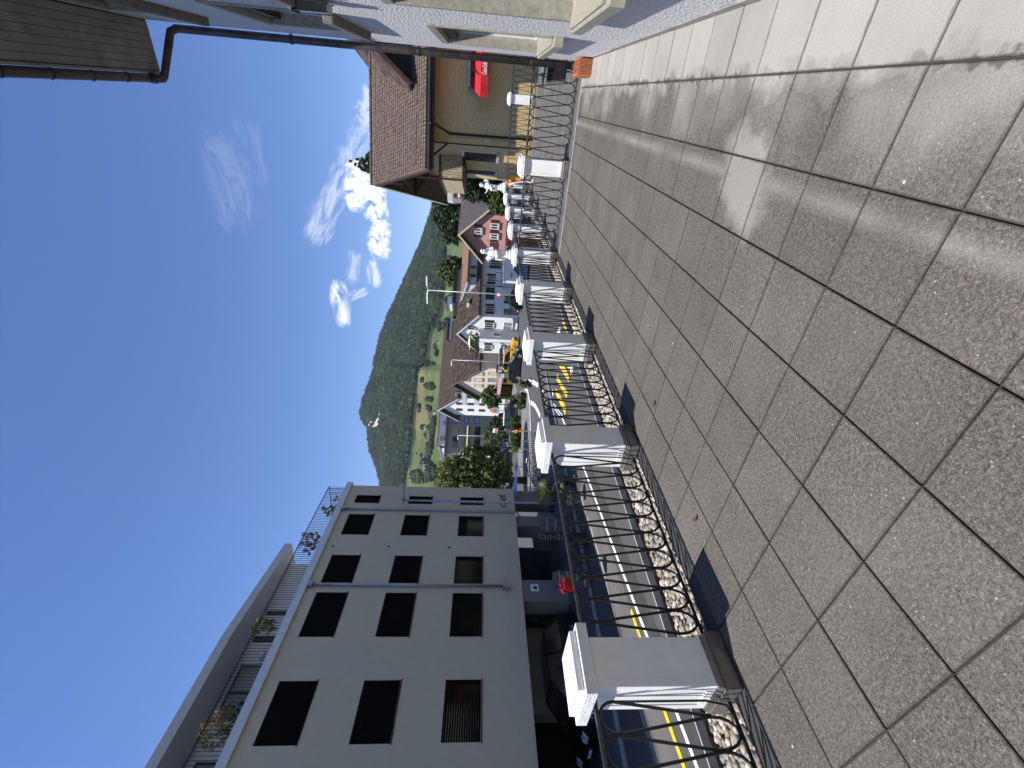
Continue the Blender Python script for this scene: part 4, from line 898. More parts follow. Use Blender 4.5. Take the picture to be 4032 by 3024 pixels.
def gable(F, name, label, cat, poly, depth, wall, roof, ov=.5, ovs=.5, thick=.18, apex=None, eave_r=None, eave_l=None, group=None, S0_=S, bargem='pvc'):
    """poly: (a,z) outline left->right without base; extruded straight back"""
    t = empty(name, tuple(F.pt((eave_l[0]+eave_r[0])/2, 0, S0_)), label, cat, group)
    pa = [(eave_l[0], S0_), (eave_r[0], S0_), eave_r, apex, eave_l]
    MB().prism([F.pt(a, 0, z) for a, z in pa], [F.pt(a, -depth, z) for a, z in pa]).build('wall', wall, t)
    kr = (apex[1]-eave_r[1])/(apex[0]-eave_r[0]); kl = (apex[1]-eave_l[1])/(apex[0]-eave_l[0])
    rr = (eave_r[0]+ovs, eave_r[1]+kr*ovs+.03); ll = (eave_l[0]-ovs, eave_l[1]-kl*ovs+.03); ap = (apex[0], apex[1]+.03)
    m_ = MB(); m_.prism([F.pt(*x) for x in ((ap[0], ov, ap[1]), (rr[0], ov, rr[1]), (rr[0], ov, rr[1]+thick), (ap[0], ov, ap[1]+thick*1.2))], [F.pt(*x) for x in ((ap[0], -depth-.3, ap[1]), (rr[0], -depth-.3, rr[1]), (rr[0], -depth-.3, rr[1]+thick), (ap[0], -depth-.3, ap[1]+thick*1.2))])
    m_.prism([F.pt(*x) for x in ((ap[0], ov, ap[1]), (ll[0], ov, ll[1]), (ll[0], ov, ll[1]+thick), (ap[0], ov, ap[1]+thick*1.2))], [F.pt(*x) for x in ((ap[0], -depth-.3, ap[1]), (ll[0], -depth-.3, ll[1]), (ll[0], -depth-.3, ll[1]+thick), (ap[0], -depth-.3, ap[1]+thick*1.2))])
    r_ = m_.build('roof', roof, t)
    m_ = MB()      # barge boards
    for e in (rr, ll): m_.prism([F.pt(ap[0], ov+.001, ap[1]+.02), F.pt(e[0], ov+.001, e[1]+.02), F.pt(e[0], ov+.001, e[1]+thick+.02), F.pt(ap[0], ov+.001, ap[1]+thick*1.2+.02)], [F.pt(ap[0], ov+.06, ap[1]+.02), F.pt(e[0], ov+.06, e[1]+.02), F.pt(e[0], ov+.06, e[1]+thick+.02), F.pt(ap[0], ov+.06, ap[1]+thick*1.2+.02)])
    m_.build('barge_board', bargem, r_)
    m_ = MB()
    for e, s in ((rr, 1), (ll, -1)): m_.fbox(F, min(e[0], e[0]+s*.12), max(e[0], e[0]+s*.12), -depth-.3, ov, e[1]-.03, e[1]+.1)
    m_.build('gutter', 'dark_metal', r_)
    return t, r_
TL, TRt = -30., 60.
# --- G: white house with green shutters
Gc = hz(*z4(1300, 345), S); FL = Plane(Gc, TL); FR = Plane(Gc, TRt)
er = FL.uv(z4(748, 338)); ap = FL.uv(z4(515, 515)); el_ = (2*ap[0]-er[0], er[1]); er = (0., er[1]); el_ = (2*ap[0], er[1])
G, Gr = gable(FL, 'house', 'white house with green shutters, brown roof and a plant-filled balcony in the middle distance', 'house', None, 11.5, 'wall_white', 'roof_moss', .45, .85, .2, apex=ap, eave_r=er, eave_l=el_)
winpart(FL, G, FL.rect(z4, 855, 400, 975, 465), 0, sh='shutter_green', glass='glass')
winpart(FL, G, FL.rect(z4, 1100, 395, 1220, 490), 0, glass='glass_light')
winpart(FL, G, FL.rect(z4, 640, 460, 735, 490), 0, sh='shutter_green', sides=(0, 1), mull=0)
# side facing the street, mostly in the shade of its eaves
winpart(FR, G, FR.rect(z8, 895, 1145, 1080, 1250), 0, sh='shutter_green')
winpart(FR, G, FR.rect(z8, 900, 850, 1090, 870), 0, sh='shutter_green', shw=.9, mull=0)
winpart(FR, G, FR.rect(z8, 1300, 910, 1480, 1020), 0, sh='shutter_green', sides=(1, 0))
d_ = winpart(FR, G, FR.rect(z8, 1290, 1205, 1610, 1325), 0, frame='timber_red', glass='glass_light', sill=False); d_.name = 'door'
MB().tube([FR.pt(*(lambda q: (q[0], .08, q[1]))(FR.uv(z8(*p)))) for p in ((740, 640), (760, 690), (1425, 725))], .05, 6).build('downpipe', 'dark_metal', G)
# rooflight
b1 = MB(); q = FR.rect(z8, 460, 1020, 545, 1130, -1.2)
b1.fbox(FR, q[0], q[1], -2.2, -.6, q[2], q[2]+.35); b1.build('roof_dormer', 'wall_cream', Gr)
# low block with a roof terrace left of the gable
ob = 1.7; r0 = FL.rect(z4, 785, 620, 1290, 800, ob)
BX = empty('house_annex', tuple(FL.pt((r0[0]+r0[1])/2, ob, S)), 'white flat-topped annex with a balcony full of plants under a lime parasol', 'annex')
MB().fbox(FL, r0[0], r0[1], -1, ob, S, r0[3]).build('wall', 'wall_white', BX)
winpart(FL, BX, FL.rect(z4, 850, 690, 950, 740, ob), ob, sh='shutter_green'); winpart(FL, BX, FL.rect(z4, 1060, 690, 1110, 750, ob), ob, mull=1)
FBs = Plane(FL.pt(r0[1], ob, 0), TRt); winpart(FBs, BX, (.5, 1.0, -.9, .05), 0, mull=0)
m_ = MB()
for k in range(26): a = r0[0]+(r0[1]-r0[0])*k/25; m_.fbox(FL, a-.012, a+.012, ob-.06, ob-.04, r0[3], r0[3]+1.0)
m_.fbox(FL, r0[0], r0[1], ob-.07, ob-.03, r0[3]+1.0, r0[3]+1.05); m_.build('balcony_railing', 'dark_metal', BX)
p = FL.pt((r0[0]+r0[1])/2, ob-.3, r0[3]+.55); pl = empty('balcony_plants', tuple(p), 'dense planter greenery behind the balcony rail of the annex', 'plants')
leaves('foliage', 'leaf_green', [(*FL.pt(r0[1]-.8, ob-.5, r0[3]+.8), 1., .6, .8), (*FL.pt(r0[0]+1.3, ob-.3, r0[3]+.4), 1.3, .4, .45)], 2500, .10, 41, pl)
MB().fbox(FL, r0[0]+.1, r0[1]-.1, ob-.5, ob-.12, r0[3]+.001, r0[3]+.3).build('planter_box', 'timber_grey', pl)
disc_parasol('lime-green parasol tilted over the balcony of the white annex', z4, 655, 645, 58, 1.15, 'parasol')
# --- T: taller white house joined on the right
sT = FR.uv(z8(1000, 705))[0]; Tc = FR.pt(sT, .05, 0); FT_L = Plane(Tc, TL); FT_R = Plane(Tc, TRt)
zT = FT_R.uv(z8(520, 300))[1]
T, Tr = gable(FT_L, 'house', 'white house with green shutters and an orange-brown roof behind the larger cherub statue', 'house', None, 15, 'wall_bluewhite', 'roof_orange', .2, .8, .18, apex=(-4.2, FT_R.uv(z8(365, 520), -4.2)[1]-.2), eave_r=(0, zT), eave_l=(-8.4, zT))
for (x0, y0, x1, y1, sd_) in ((575, 320, 690, 440, (1, 1)), (930, 490, 1105, 600, (1, 1)), (985, 250, 1230, 130, (1, 0))):
    winpart(FT_R, T, FT_R.rect(z8, x0, min(y0, y1), x1, max(y0, y1)), 0, sh='shutter_green', sides=sd_)
winpart(FT_R, T, FT_R.rect(z8, 1325, 635, 1430, 720), 0, frame='timber_red', sill=False)
q = FT_R.rect(z8, 1310, 60, 1640, 590, 1.3); MB().fbox(FT_R, q[0], q[1], 0, 1.3, S, q[3]).build('porch', 'wall_white', T)
qb = FT_R.rect(z8, 1255, 60, 1310, 590, 1.3); MB().fbox(FT_R, qb[0], qb[1], .0, 1.35, q[3]+.001, q[3]+.16).build('balcony_slab', 'wall_cream', T)
m_ = MB()
for k in range(4): a = qb[0]+(qb[1]-qb[0])*k/3; m_.fbox(FT_R, a-.03, a+.03, 1.25, 1.3, q[3]+.16, q[3]+1.2)
m_.fbox(FT_R, qb[0], qb[1], 1.25, 1.3, q[3]+1.15, q[3]+1.2); m_.build('balcony_railing', 'dark_metal', T)
q2 = FT_R.rect(z8, 1420, 390, 1500, 520, 1.31); nb_ = MB().fbox(FT_R, q2[0], q2[1], 1.305, 1.33, q2[2], q2[3]).build('window', 'sign_white', T); 
MB().fbox(FT_R, q2[0]+.1, q2[1]-.1, 1.331, 1.34, q2[2]+.1, q2[3]-.1).build('pane', 'glass_light', nb_)
# --- C: cream gabled house, big mossy roof
Cc = hd(*z4(1000, 1003), 65); FC = Plane(Cc, TL)
ap = FC.uv(z4(450, 1168)); er = FC.uv(z4(775, 1003)); er = (0, er[1]); el_ = (2*ap[0], er[1])
Ch, Cr = gable(FC, 'house', 'cream gabled house with stone-framed windows and a large mossy roof, above the yellow shop', 'house', None, 14, 'wall_cream', 'roof_moss', .7, .5, .2, apex=ap, eave_r=er, eave_l=el_, bargem='timber_grey')
for (x0, y0, x1, y1, g_) in ((560, 1110, 650, 1165, 1), (725, 1045, 830, 1085, 0), (715, 1125, 825, 1170, 0), (715, 1205, 820, 1240, 0), (900, 1045, 1010, 1085, 0), (895, 1125, 1000, 1175, 1), (890, 1205, 995, 1250, 1)):
    winpart(FC, Ch, FC.rect(z4, x0, y0, x1, y1), 0, frame='stone', glass='glass_light' if g_ else 'wall_cream', mull=1, bar=.09)
FCr = Plane(Cc, TRt); winpart(FCr, Ch, FCr.rect(z4, 735, 815, 835, 870), 0, frame='frame_brown')
# shop underneath: canopy and yellow front
rc = FC.rect(z4, 1030, 1005, 1085, 1200, 2.2); SH = empty('corner_shop', tuple(FC.pt((rc[0]+rc[1])/2, 2, S)), 'yellow-fronted corner shop under a flat brown canopy', 'shop')
cz = FC.uv(z4(1000, 1100))[1]
MB().fbox(FC, rc[0]-4.0, rc[1]+.1, -1, 3.4, cz-.65, cz-.2).build('canopy', 'stone_brown', SH)
MB().fbox(FC, rc[0]-4.0, rc[1]+.1, 3.401, 3.43, cz-.66, cz-.19).build('canopy_trim', 'awning_pink', SH)
m_ = MB(); ys0, ys1 = FC.uv(z4(1150, 1205), 2.6)[0], FC.uv(z4(1150, 1120), 2.6)[0]
m_.holed(FC, rectpts(ys0, ys1+2.5, S, cz-.66), [rectpts(ys0+.3, ys1-.2, S+1.0, cz-1.0)], 2.6, .15); m_.build('shop_front', 'wall_yellow', SH)
MB().quad(*[FC.pt(a, 2.46, z) for a, z in rectpts(ys0+.3, ys1-.2, S+1.0, cz-1.0)]).build('pane', 'glass', SH)
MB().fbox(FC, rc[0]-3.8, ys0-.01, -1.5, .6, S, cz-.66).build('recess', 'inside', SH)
MB().fbox(FC, rc[0]-4.0, rc[0]-3.79, -1.5, 2.5, S, cz-.66).build('end_wall', 'wall_yellow', SH)
fp = Plane(hd(*q4(760, 960), 57), -30)
a0, a1, c0, c1 = fp.rect(q4, 665, 890, 870, 1065); bd = empty('advertising_board', tuple(fp.pt(0, 0, c0)), 'dark advertising board with pictures above the yellow and dark cars', 'sign')
MB().fbox(fp, a0, a1, -.08, 0, c0, c1).build('board', 'black_matt', bd); MB().fbox(fp, a0+.15, a0+.7, .001, .01, c0+.3, c1-.2).build('picture', 'awning_pink', bd); MB().fbox(fp, a0+.9, a1-.2, .001, .01, c0+.2, c1-.25).build('picture', 'pole_grey', bd)
m_ = MB(); m_.fbox(fp, (a0+a1)/2-.05, (a0+a1)/2+.05, -.2, -.09, S, c0+.2); m_.build('post', 'pole_grey', bd)
a0, a1, c0, c1 = fp.rect(q4, 750, 1095, 865, 1205); bd = empty('shop_sign', tuple(fp.pt(a0, 0, c0)), 'small pale blue sign standing in front of the corner shop', 'sign')
MB().fbox(fp, a0, a1, -.05, 0, c0, c1).build('board', 'pale_blue', bd); MB().fbox(fp, a0+.08, a1-.08, .001, .008, c0+.12, c0+.2).build('print', 'sign_white', bd); MB().fbox(fp, (a0+a1)/2-.03, (a0+a1)/2+.03, -.09, -.051, S, c1).build('post', 'pole_grey', bd)
# --- W: white house with dark red shutters
Wc = hd(*z4(1000, 1380), 80); FW2 = Plane(Wc, TL)
ap = FW2.uv(z4(268, 1490)); el_ = FW2.uv(z4(480, 1602)); hw = (ap[0]-el_[0]); er = (ap[0]+hw*1.15, el_[1]-.2)
Wh, Wr = gable(FW2, 'house', 'tall white gabled house with dark red shutters and a wide brown roof', 'house', None, 17, 'wall_white', 'roof_brown', .9, 1.0, .25, apex=ap, eave_r=er, eave_l=el_)
for (x0, y0, x1, y1) in ((350, 1412, 418, 1448), (485, 1440, 560, 1470), (485, 1518, 565, 1550), (632, 1446, 712, 1476), (632, 1525, 715, 1553), (785, 1452, 860, 1482), (780, 1530, 860, 1560)):
    a0, a1, c0, c1 = FW2.rect(z4, x0, y0, x1, y1); w_ = MB().fbox(FW2, a0, a1, .001, .05, c0, c1).build('window', 'shutter_red', Wh); MB().fbox(FW2, a0-.12, a0-.02, .001, .06, c0-.1, c1+.05).build('frame', 'frame_white', w_)
for (x0, x1) in ((480, 560), (630, 710)):
    winpart(FW2, Wh, FW2.rect(z4, x0, 1315, x1, 1385), 0, sh='shutter_red', shw=.5, sides=(0, 1))
for (x0, x1) in ((563, 625), (722, 782)):
    a0, a1, c0, c1 = FW2.rect(z4, x0, 1285, x1, 1475, 1.3); bl = MB().fbox(FW2, a0, a1, 0.002, 1.3, c0, c1).build('balcony', 'zinc', Wh); MB().fbox(FW2, a0, a1, 1.301, 1.33, c0+.1, c1-.03).build('balcony_panel', 'pvc', bl)
# --- grey block behind, cream side, white top floor
Bc = hd(*z5(700, 975), 95); FBr = Plane(Bc, TRt-8); FBl = Plane(Bc, TL-8)
zr = FBr.uv(z5(445, 900))[1]; sR = FBr.uv(z5(800, 250))[0]
BB = empty('apartment_block', tuple(FBr.pt(4, -2, S)), 'grey and cream apartment block with yellow blinds and a white top floor', 'building')
MB().fbox(FBr, 0, sR+6, -.4, 0, S, zr).build('front_wall', 'wall_grey', BB); MB().fbox(FBr, .0, sR+6, -18, -.401, S, zr-.01).build('body', 'wall_cream', BB)
MB().fbox(FBr, -.8, sR+6, -18.5, .9, zr, zr+.35).build('roof_slab', 'timber_grey', BB)
tz0, tz1 = zr+.36, FBr.uv(z5(322, 600), -.6)[1]; ta0 = FBr.uv(z5(400, 840), -.6)[0]
MB().fbox(FBr, ta0, sR+6, -14, -.6, tz0, tz1).build('top_floor', 'wall_white', BB); MB().fbox(FBr, ta0-.3, sR+6, -14, -.3, tz1, tz1+.2).build('top_roof', 'zinc', BB)
for (x0, y0, x1, y1, g_) in ((350, 690, 432, 765, 'awning_yellow'), (395, 440, 460, 510, 'glass_light')): 
    a0, a1, c0, c1 = FBr.rect(z5, x0, y0, x1, y1, -.6); w_ = MB().fbox(FBr, a0, a1, -.599, -.55, c0, c1).build('window', g_, BB)
for (x0, x1) in ((550, 640), (740, 820), (905, 1000)):
    a0, a1, c0, c1 = FBr.rect(z5, x0, 540, x1, 885); b_ = MB().fbox(FBr, a0, a1, .001, .03, c0, c1).build('loggia', 'glass', BB)
    q = FBr.rect(z5, x0, 540, x1, 700)
    if x0 < 700: MB().fbox(FBr, q[0], q[1], .031, .12, q[2], q[3]).build('blind', 'awning_yellow', b_)
    elif x0 < 900: MB().prism([FBr.pt(a0, .031, c1-.1), FBr.pt(a0, .9, c1-.75), FBr.pt(a0, .031, c1-.2)], [FBr.pt(a1, .031, c1-.1), FBr.pt(a1, .9, c1-.75), FBr.pt(a1, .031, c1-.2)]).build('awning', 'awning_yellow', b_)
    winpart(FBr, BB, FBr.rect(z5, x0, 390, x1-10, 490), 0, frame='blind_frame', glass='pale_blue', mull=0, sill=False)
for x0, y0, g_ in ((530, 995, 'awning_yellow'), (535, 1095, 'glass_light'), (540, 1175, 'glass_light'), (715, 1000, 'awning_yellow')):
    winpart(FBl, BB, FBl.rect(z5, x0, y0, x0+90, y0+40), 0, frame='pvc', glass=g_, mull=0)
u_ = [FBr.uv(z5(*p), -1.0) for p in ((300, 850), (335, 850), (392, 1190), (385, 1195))]
MB().prism([FBr.pt(a, -1., z) for a, z in u_], [FBr.pt(a, -4., z) for a, z in u_]).build('terrace_awning', 'awning_cream', BB)
# --- white-grey building with a shallow roof peeping behind G
Fx = Plane(hd(*z4(480, 450), 95), TL); a0, a1, c0, c1 = Fx.rect(z4, 445, 140, 1000, 490)
t = empty('flat_roofed_house', tuple(Fx.pt(0, 0, S)), 'dark-roofed house just showing above the ridge of the green-shuttered house', 'house')
MB().fbox(Fx, a0, a1, -8, 0, S, c1-.6).build('wall', 'wall_grey', t); MB().fbox(Fx, a0-.4, a1+.5, -8.5, .6, c1-.6, c1).build('roof', 'roof_brown', t)
Fx = Plane(hd(*z4(430, 700), 90), TL); a0, a1, c0, c1 = Fx.rect(z4, 360, 630, 700, 745)
t = empty('dormer_house', tuple(Fx.pt(0, 0, S)), 'pale gabled house front behind the brown roofs', 'house')
MB().fbox(Fx, a0, a1, -5, 0, S, c1-.5).build('wall', 'wall_white', t); MB().prism([Fx.pt(a0-.3, .3, c1-1.5), Fx.pt(a1+.3, .3, c1-.3), Fx.pt(a1+.3, .3, c1), Fx.pt(a0-.3, .3, c1-1.1)], [Fx.pt(a0-.3, -5, c1-1.5), Fx.pt(a1+.3, -5, c1-.3), Fx.pt(a1+.3, -5, c1), Fx.pt(a0-.3, -5, c1-1.1)]).build('roof', 'roof_grey', t)
winpart(Fx, t, Fx.rect(z4, 395, 670, 440, 715), 0, mull=1)
# --- P: pink house
Pc = hd(*z6(1000, 800), 44); FP = Plane(Pc, -16)
ap = FP.uv(z6(495, 790)); er = FP.uv(z6(745, 585)); el_ = FP.uv(z6(640, 1035)); el_ = (el_[0], FP.uv(z6(700, 1035))[1])
Ph, Pr = gable(FP, 'house', 'pink gabled house with dark red shutters between the two cherub statues', 'house', None, 12, 'wall_pink', 'roof_grey', .6, .8, .18, bargem='timber_pale', apex=ap, eave_r=er, eave_l=el_)
winpart(FP, Ph, FP.rect(z6, 660, 745, 742, 818), 0, sh='shutter_red'); winpart(FP, Ph, FP.rect(z6, 850, 690, 942, 762), 0, sh='shutter_red'); winpart(FP, Ph, FP.rect(z6, 845, 812, 938, 880), 0, sh='shutter_red')
a0, a1, c0, c1 = FP.rect(z6, 838, 925, 935, 1005); MB().fbox(FP, a0, a1, .001, .05, c0, c1).build('shutter', 'shutter_red', Ph)
a0, a1, c0, c1 = FP.rect(z6, 1030, 880, 1060, 1010, 1.5); MB().fbox(FP, a0-.2, er[0]+.3, 0.002, 1.5, c1-.25, c1).build('canopy', 'shutter_red', Ph)
MB().fbox(FP, a0-.1, er[0], .003, 1.45, S, c1-.251).build('ground_floor', 'shutter_red', Ph)
a0, a1, c0, c1 = FP.rect(z6, 1035, 948, 1105, 1010, 1.55); ac = MB().fbox(FP, a0, a1, 1.46, 1.8, c0, c1).build('air_conditioner', 'pole_grey', Ph); MB().tube([FP.pt((a0+a1)/2, 1.801, (c0+c1)/2), FP.pt((a0+a1)/2, 1.82, (c0+c1)/2)], .26, 14).build('fan_grille', 'black_matt', ac)
# solar panel on the left slope
m_ = MB(); kl = (ap[1]-el_[1])/(ap[0]-el_[0]); zz = lambda a: ap[1]+.29+(a-ap[0])*kl
for k in range(2): m_.prism([FP.pt(ap[0]-.35-1.1*0, -.6-2.2*k, zz(ap[0]-.35)), FP.pt(ap[0]-1.7, -.6-2.2*k, zz(ap[0]-1.7)), FP.pt(ap[0]-1.7, -2.7-2.2*k, zz(ap[0]-1.7)), FP.pt(ap[0]-.35, -2.7-2.2*k, zz(ap[0]-.35))], [FP.pt(ap[0]-.35, -.6-2.2*k, zz(ap[0]-.35)+.08), FP.pt(ap[0]-1.7, -.6-2.2*k, zz(ap[0]-1.7)+.08), FP.pt(ap[0]-1.7, -2.7-2.2*k, zz(ap[0]-1.7)+.08), FP.pt(ap[0]-.35, -2.7-2.2*k, zz(ap[0]-.35)+.08)])
m_.build('solar_panel', 'glass_light', Pr)
Fy = Plane(hd(*z6(850, 500), 47), -16); a0, a1, c0, c1 = Fy.rect(z6, 785, 425, 1020, 575)
t = empty('annex', tuple(Fy.pt(0, 0, S)), 'small pale grey annex at the right side of the pink house', 'annex'); MB().fbox(Fy, a0, a1, -6, 0, S, c1).build('wall', 'wall_bluewhite', t); winpart(Fy, t, Fy.rect(z6, 805, 505, 885, 540), 0, mull=0, frame='pvc')
MB().fbox(Fy, a0-.2, a1+.3, -6.2, .35, c1+.001, c1+.14).build('roof', 'roof_grey', t)
# --- balcony block at the far right
FAp = Plane(hd(*z6(700, 430), 80), 20); t = empty('balcony_block', tuple(FAp.pt(4, 0, S)), 'white apartment block with stacked balconies and pink awnings, half hidden by the chalet', 'building')
ar = FAp.uv(z6(600, 425)); MB().fbox(FAp, ar[0]+.6, ar[0]+14, -9, -1.5, S, FAp.uv(z6(330, 350))[1]).build('wall', 'wall_grey', t)
for (x0, x1, ax) in ((340, 405, 465), (560, 625, 690), (790, 855, None)):
    a0, a1, c0, c1 = FAp.rect(z6, x0, 280, x1, 430); b_ = MB().fbox(FAp, a0, a0+13, -1.5, 0, c0, c1).build('balcony', 'wall_white', t); MB().fbox(FAp, a0+.1, a0+13, .001, .03, c0+.15, c1-.1).build('balcony_panel', 'awning_cream', b_)
    if ax: a0, a1, c0, c1 = FAp.rect(z6, ax-30, 300, ax+15, 430); MB().prism([FAp.pt(a0+.6, -1.5, c1), FAp.pt(a0+.6, .6, c0), FAp.pt(a0+.6, .6, c0-.25), FAp.pt(a0+.6, -1.5, c1-.2)], [FAp.pt(a0+9, -1.5, c1), FAp.pt(a0+9, .6, c0), FAp.pt(a0+9, .6, c0-.25), FAp.pt(a0+9, -1.5, c1-.2)]).build('awning', 'awning_pink', t)

# ================================================================== yellow brick chalet
FH = Plane((-2.19, 25.), 20.); FHs = Plane((-2.19, 25.), -70.)       # FHs runs left-back from the corner: its right end is the corner
CH = empty('chalet', (1., 27., S), 'yellow brick chalet with a steep brown tiled roof and a timber balcony', 'house')
EV, RZ, HD, OV = 4.57, 8.12, 4.8, 1.25
m_ = MB(); m_.fbox(FH, 0, 9, -7.1, 0, S, EV+.85); w_ = m_.build('wall', 'brick_yellow', CH); uv_facade(w_, FH)
for lp in w_.data.loops:
    pv = np.array(w_.data.vertices[lp.vertex_index].co)+np.array(CH.location)
    w_.data.uv_layers[0].data[lp.index].uv = ((pv-FH.P) @ FH.d + (pv-FH.P) @ FH.n*1.0, pv[2])
MB().prism([FH.pt(0, 0, EV+.852), FH.pt(0, -7.1, EV+.852), FH.pt(0, -3.55, RZ-.5)], [FH.pt(9, 0, EV+.852), FH.pt(9, -7.1, EV+.852), FH.pt(9, -3.55, RZ-.5)]).build('gable_wall', 'timber_grey', CH)
# roof: two slopes, tiles on the slope we see
s0 = -1.5; s1 = 9.; th = .12
def rp(a, k, up=0.):    # k 0 eave .. 1 ridge on the street slope
    o = OV - HD*k; return FH.pt(a, o, EV+(RZ-EV)*k+up)
def rpb(a, k, up=0.): o = -HD*2+OV+HD*k; return FH.pt(a, o, EV+(RZ-EV)*k+up)
m_ = MB(); m_.prism([rp(s0, 0), rp(s1, 0), rp(s1, 1), rp(s0, 1)], [rp(s0, 0, th), rp(s1, 0, th), rp(s1, 1, th), rp(s0, 1, th)]); m_.prism([rpb(s0, 0), rpb(s1, 0), rpb(s1, 1), rpb(s0, 1)], [rpb(s0, 0, th), rpb(s1, 0, th), rpb(s1, 1, th), rpb(s0, 1, th)])
Hr = m_.build('roof', 'timber_grey', CH)
slope = math.hypot(HD, RZ-EV); nu = Vector(FH.d); up = (Vector(rp(0, 1))-Vector(rp(0, 0))).normalized(); nn = nu.cross(up).normalized()
tm = MB(); wv, hv = .175, .30
prof = [(-wv/2, .012), (-wv/4, .030), (0, .034), (wv/4, .030), (wv/2, .012)]
for k in range(4):
    (x0, h0), (x1, h1) = prof[k], prof[k+1]
    tm.quad((x0, -.02, h0+.02), (x1, -.02, h1+.02), (x1, hv, h1-.008), (x0, hv, h0-.008)); tm.quad((x0, -.02, 0), (x1, -.02, 0), (x1, -.02, h1+.02), (x0, -.02, h0+.02))
def tile_mat():
    m = bpy.data.materials.new('roof_tile'); m.use_nodes = True; nt = m.node_tree; b = nt.nodes['Principled BSDF']; b.inputs['Roughness'].default_value = .85
    oi = N(nt, 'ShaderNodeObjectInfo'); gi = N(nt, 'ShaderNodeNewGeometry'); ad = N(nt, 'ShaderNodeMath', operation='ADD'); nt.links.new(oi.outputs['Random'], ad.inputs[0]); nt.links.new(gi.outputs['Random Per Island'], ad.inputs[1]); fr = N(nt, 'ShaderNodeMath', operation='FRACT'); nt.links.new(ad.outputs[0], fr.inputs[0])
    r = N(nt, 'ShaderNodeValToRGB'); cr = r.color_ramp; cr.elements[0].color = (.060, .042, .033, 1); cr.elements[1].color = (.12, .09, .068, 1)
    for pos, c in ((.3, (.10, .062, .046)), (.5, (.095, .078, .062)), (.7, (.15, .088, .06)), (.85, (.11, .088, .068))): e = cr.elements.new(pos); e.color = c+(1,)
    nt.links.new(fr.outputs[0], r.inputs[0]); nt.links.new(r.outputs[0], b.inputs[0]); M['tile'] = m
tile_mat()
mat_rot = Matrix((tuple(nu), tuple(up), tuple(nn))).transposed()
big = MB(); tiles = []; nrow = int((slope-.1)/.215); ncol = int((s1-s0)/wv); first = None; cnt = 0
for i in range(nrow):
    for j in range(ncol):
        a = s0+.09+j*wv; base = Vector(rp(a, 0, th)) + up*(i*.215+.02)
        if a > 6.3: continue
        if a < 5.2 and cnt < 290 and i < 7:
            if first is None:
                first = tm.build('roof_tile', 'tile', Hr, world=False, fix=False); ob_ = first
            else: ob_ = first.copy(); COL.objects.link(ob_)
            R4 = (mat_rot @ Matrix.Rotation(rnd.uniform(-.03, .03), 3, 'Z')).to_4x4(); R4.translation = base-Vector(CH.location)+nn*rnd.uniform(0, .012); ob_.matrix_local = R4; cnt += 1
        else:
            jz = rnd.uniform(-.03, .03); q = mat_rot @ Matrix.Rotation(jz, 3, 'Z'); b0 = len(big.v); up_ = nn*rnd.uniform(0, .015)
            big.v += [tuple(base+up_+q @ Vector(v)) for v in tm.v]; big.f += [tuple(b0+x for x in f) for f in tm.f]
big.build('tile_field', 'tile', Hr, fix=False, kind='stuff')
m_ = MB()
for k in range(int((s1-s0)/.36)): a = s0+.36*k; p0, p1 = Vector(rp(a, 1, th+.03)), Vector(rp(a+.38, 1, th+.05)); m_.tube([tuple(p0), tuple(p1)], .10, 8)
m_.build('ridge_tiles', 'tile', Hr, kind='stuff')
# gutter, valance boards, verge
m_ = MB(); m_.tube([FH.pt(s0, OV+.05, EV-.02), FH.pt(s1, OV+.05, EV-.02)], .07, 8); m_.build('gutter', 'dark_metal', CH)
m_ = MB(); 
for k in range(int(9.8/.16)): a = s0+.05+k*.16; m_.prism([FH.pt(a, OV-.04, EV-.02), FH.pt(a+.155, OV-.04, EV-.02), FH.pt(a+.155, OV-.04, EV-.20), FH.pt(a+.078, OV-.04, EV-.27), FH.pt(a, OV-.04, EV-.20)], [FH.pt(a, OV-.01, EV-.02), FH.pt(a+.155, OV-.01, EV-.02), FH.pt(a+.155, OV-.01, EV-.20), FH.pt(a+.078, OV-.01, EV-.27), FH.pt(a, OV-.01, EV-.20)])
m_.build('valance', 'timber_red', CH)
MB().fbox(FH, s0, s1, .02, OV-.05, EV-.06, EV-.03).build('eaves_soffit', 'timber_red', CH)
for (f, k0) in ((rp, 0), (rpb, 1)):
    m_ = MB(); A, B_ = Vector(f(s0, 0)), Vector(f(s0, 1)); dn = Vector((0, 0, -.28)); e = Vector(FH.d)*-.05
    m_.prism([tuple(A), tuple(B_), tuple(B_+dn), tuple(A+dn)], [tuple(A+e), tuple(B_+e), tuple(B_+dn+e), tuple(A+dn+e)]); m_.build('barge_board', 'timber_pale' if k0 else 'timber_red', Hr)
# boarded underside and brackets on the balcony gable
for k in range(12):
    a = -1.4; o0 = OV-.05-k*(HD*2-.1)/12; o1 = o0-(HD*2-.1)/12+.02
    f = lambda o: EV+(RZ-EV)*(1-abs(OV-o-HD)/HD)
    MB().prism([FH.pt(a, o0, f(o0)-.03), FH.pt(-.01, o0, f(o0)-.03), FH.pt(-.01, o1, f(o1)-.03), FH.pt(a, o1, f(o1)-.03)], [FH.pt(a, o0, f(o0)-.055), FH.pt(-.01, o0, f(o0)-.055), FH.pt(-.01, o1, f(o1)-.055), FH.pt(a, o1, f(o1)-.055)]).build('verge_board', 'timber_grey', Hr)
m_ = MB()
for o in (-1.1, -3.55, -6.0):
    zt_ = EV+(RZ-EV)*(1-abs(OV-o-HD)/HD)-.1
    m_.tube([FH.pt(-1.4, o, zt_), FH.pt(-.01, o, zt_)], .08, 4); m_.tube([FH.pt(-1.2, o, zt_-.05), FH.pt(-.02, o, zt_-.85)], .06, 4)
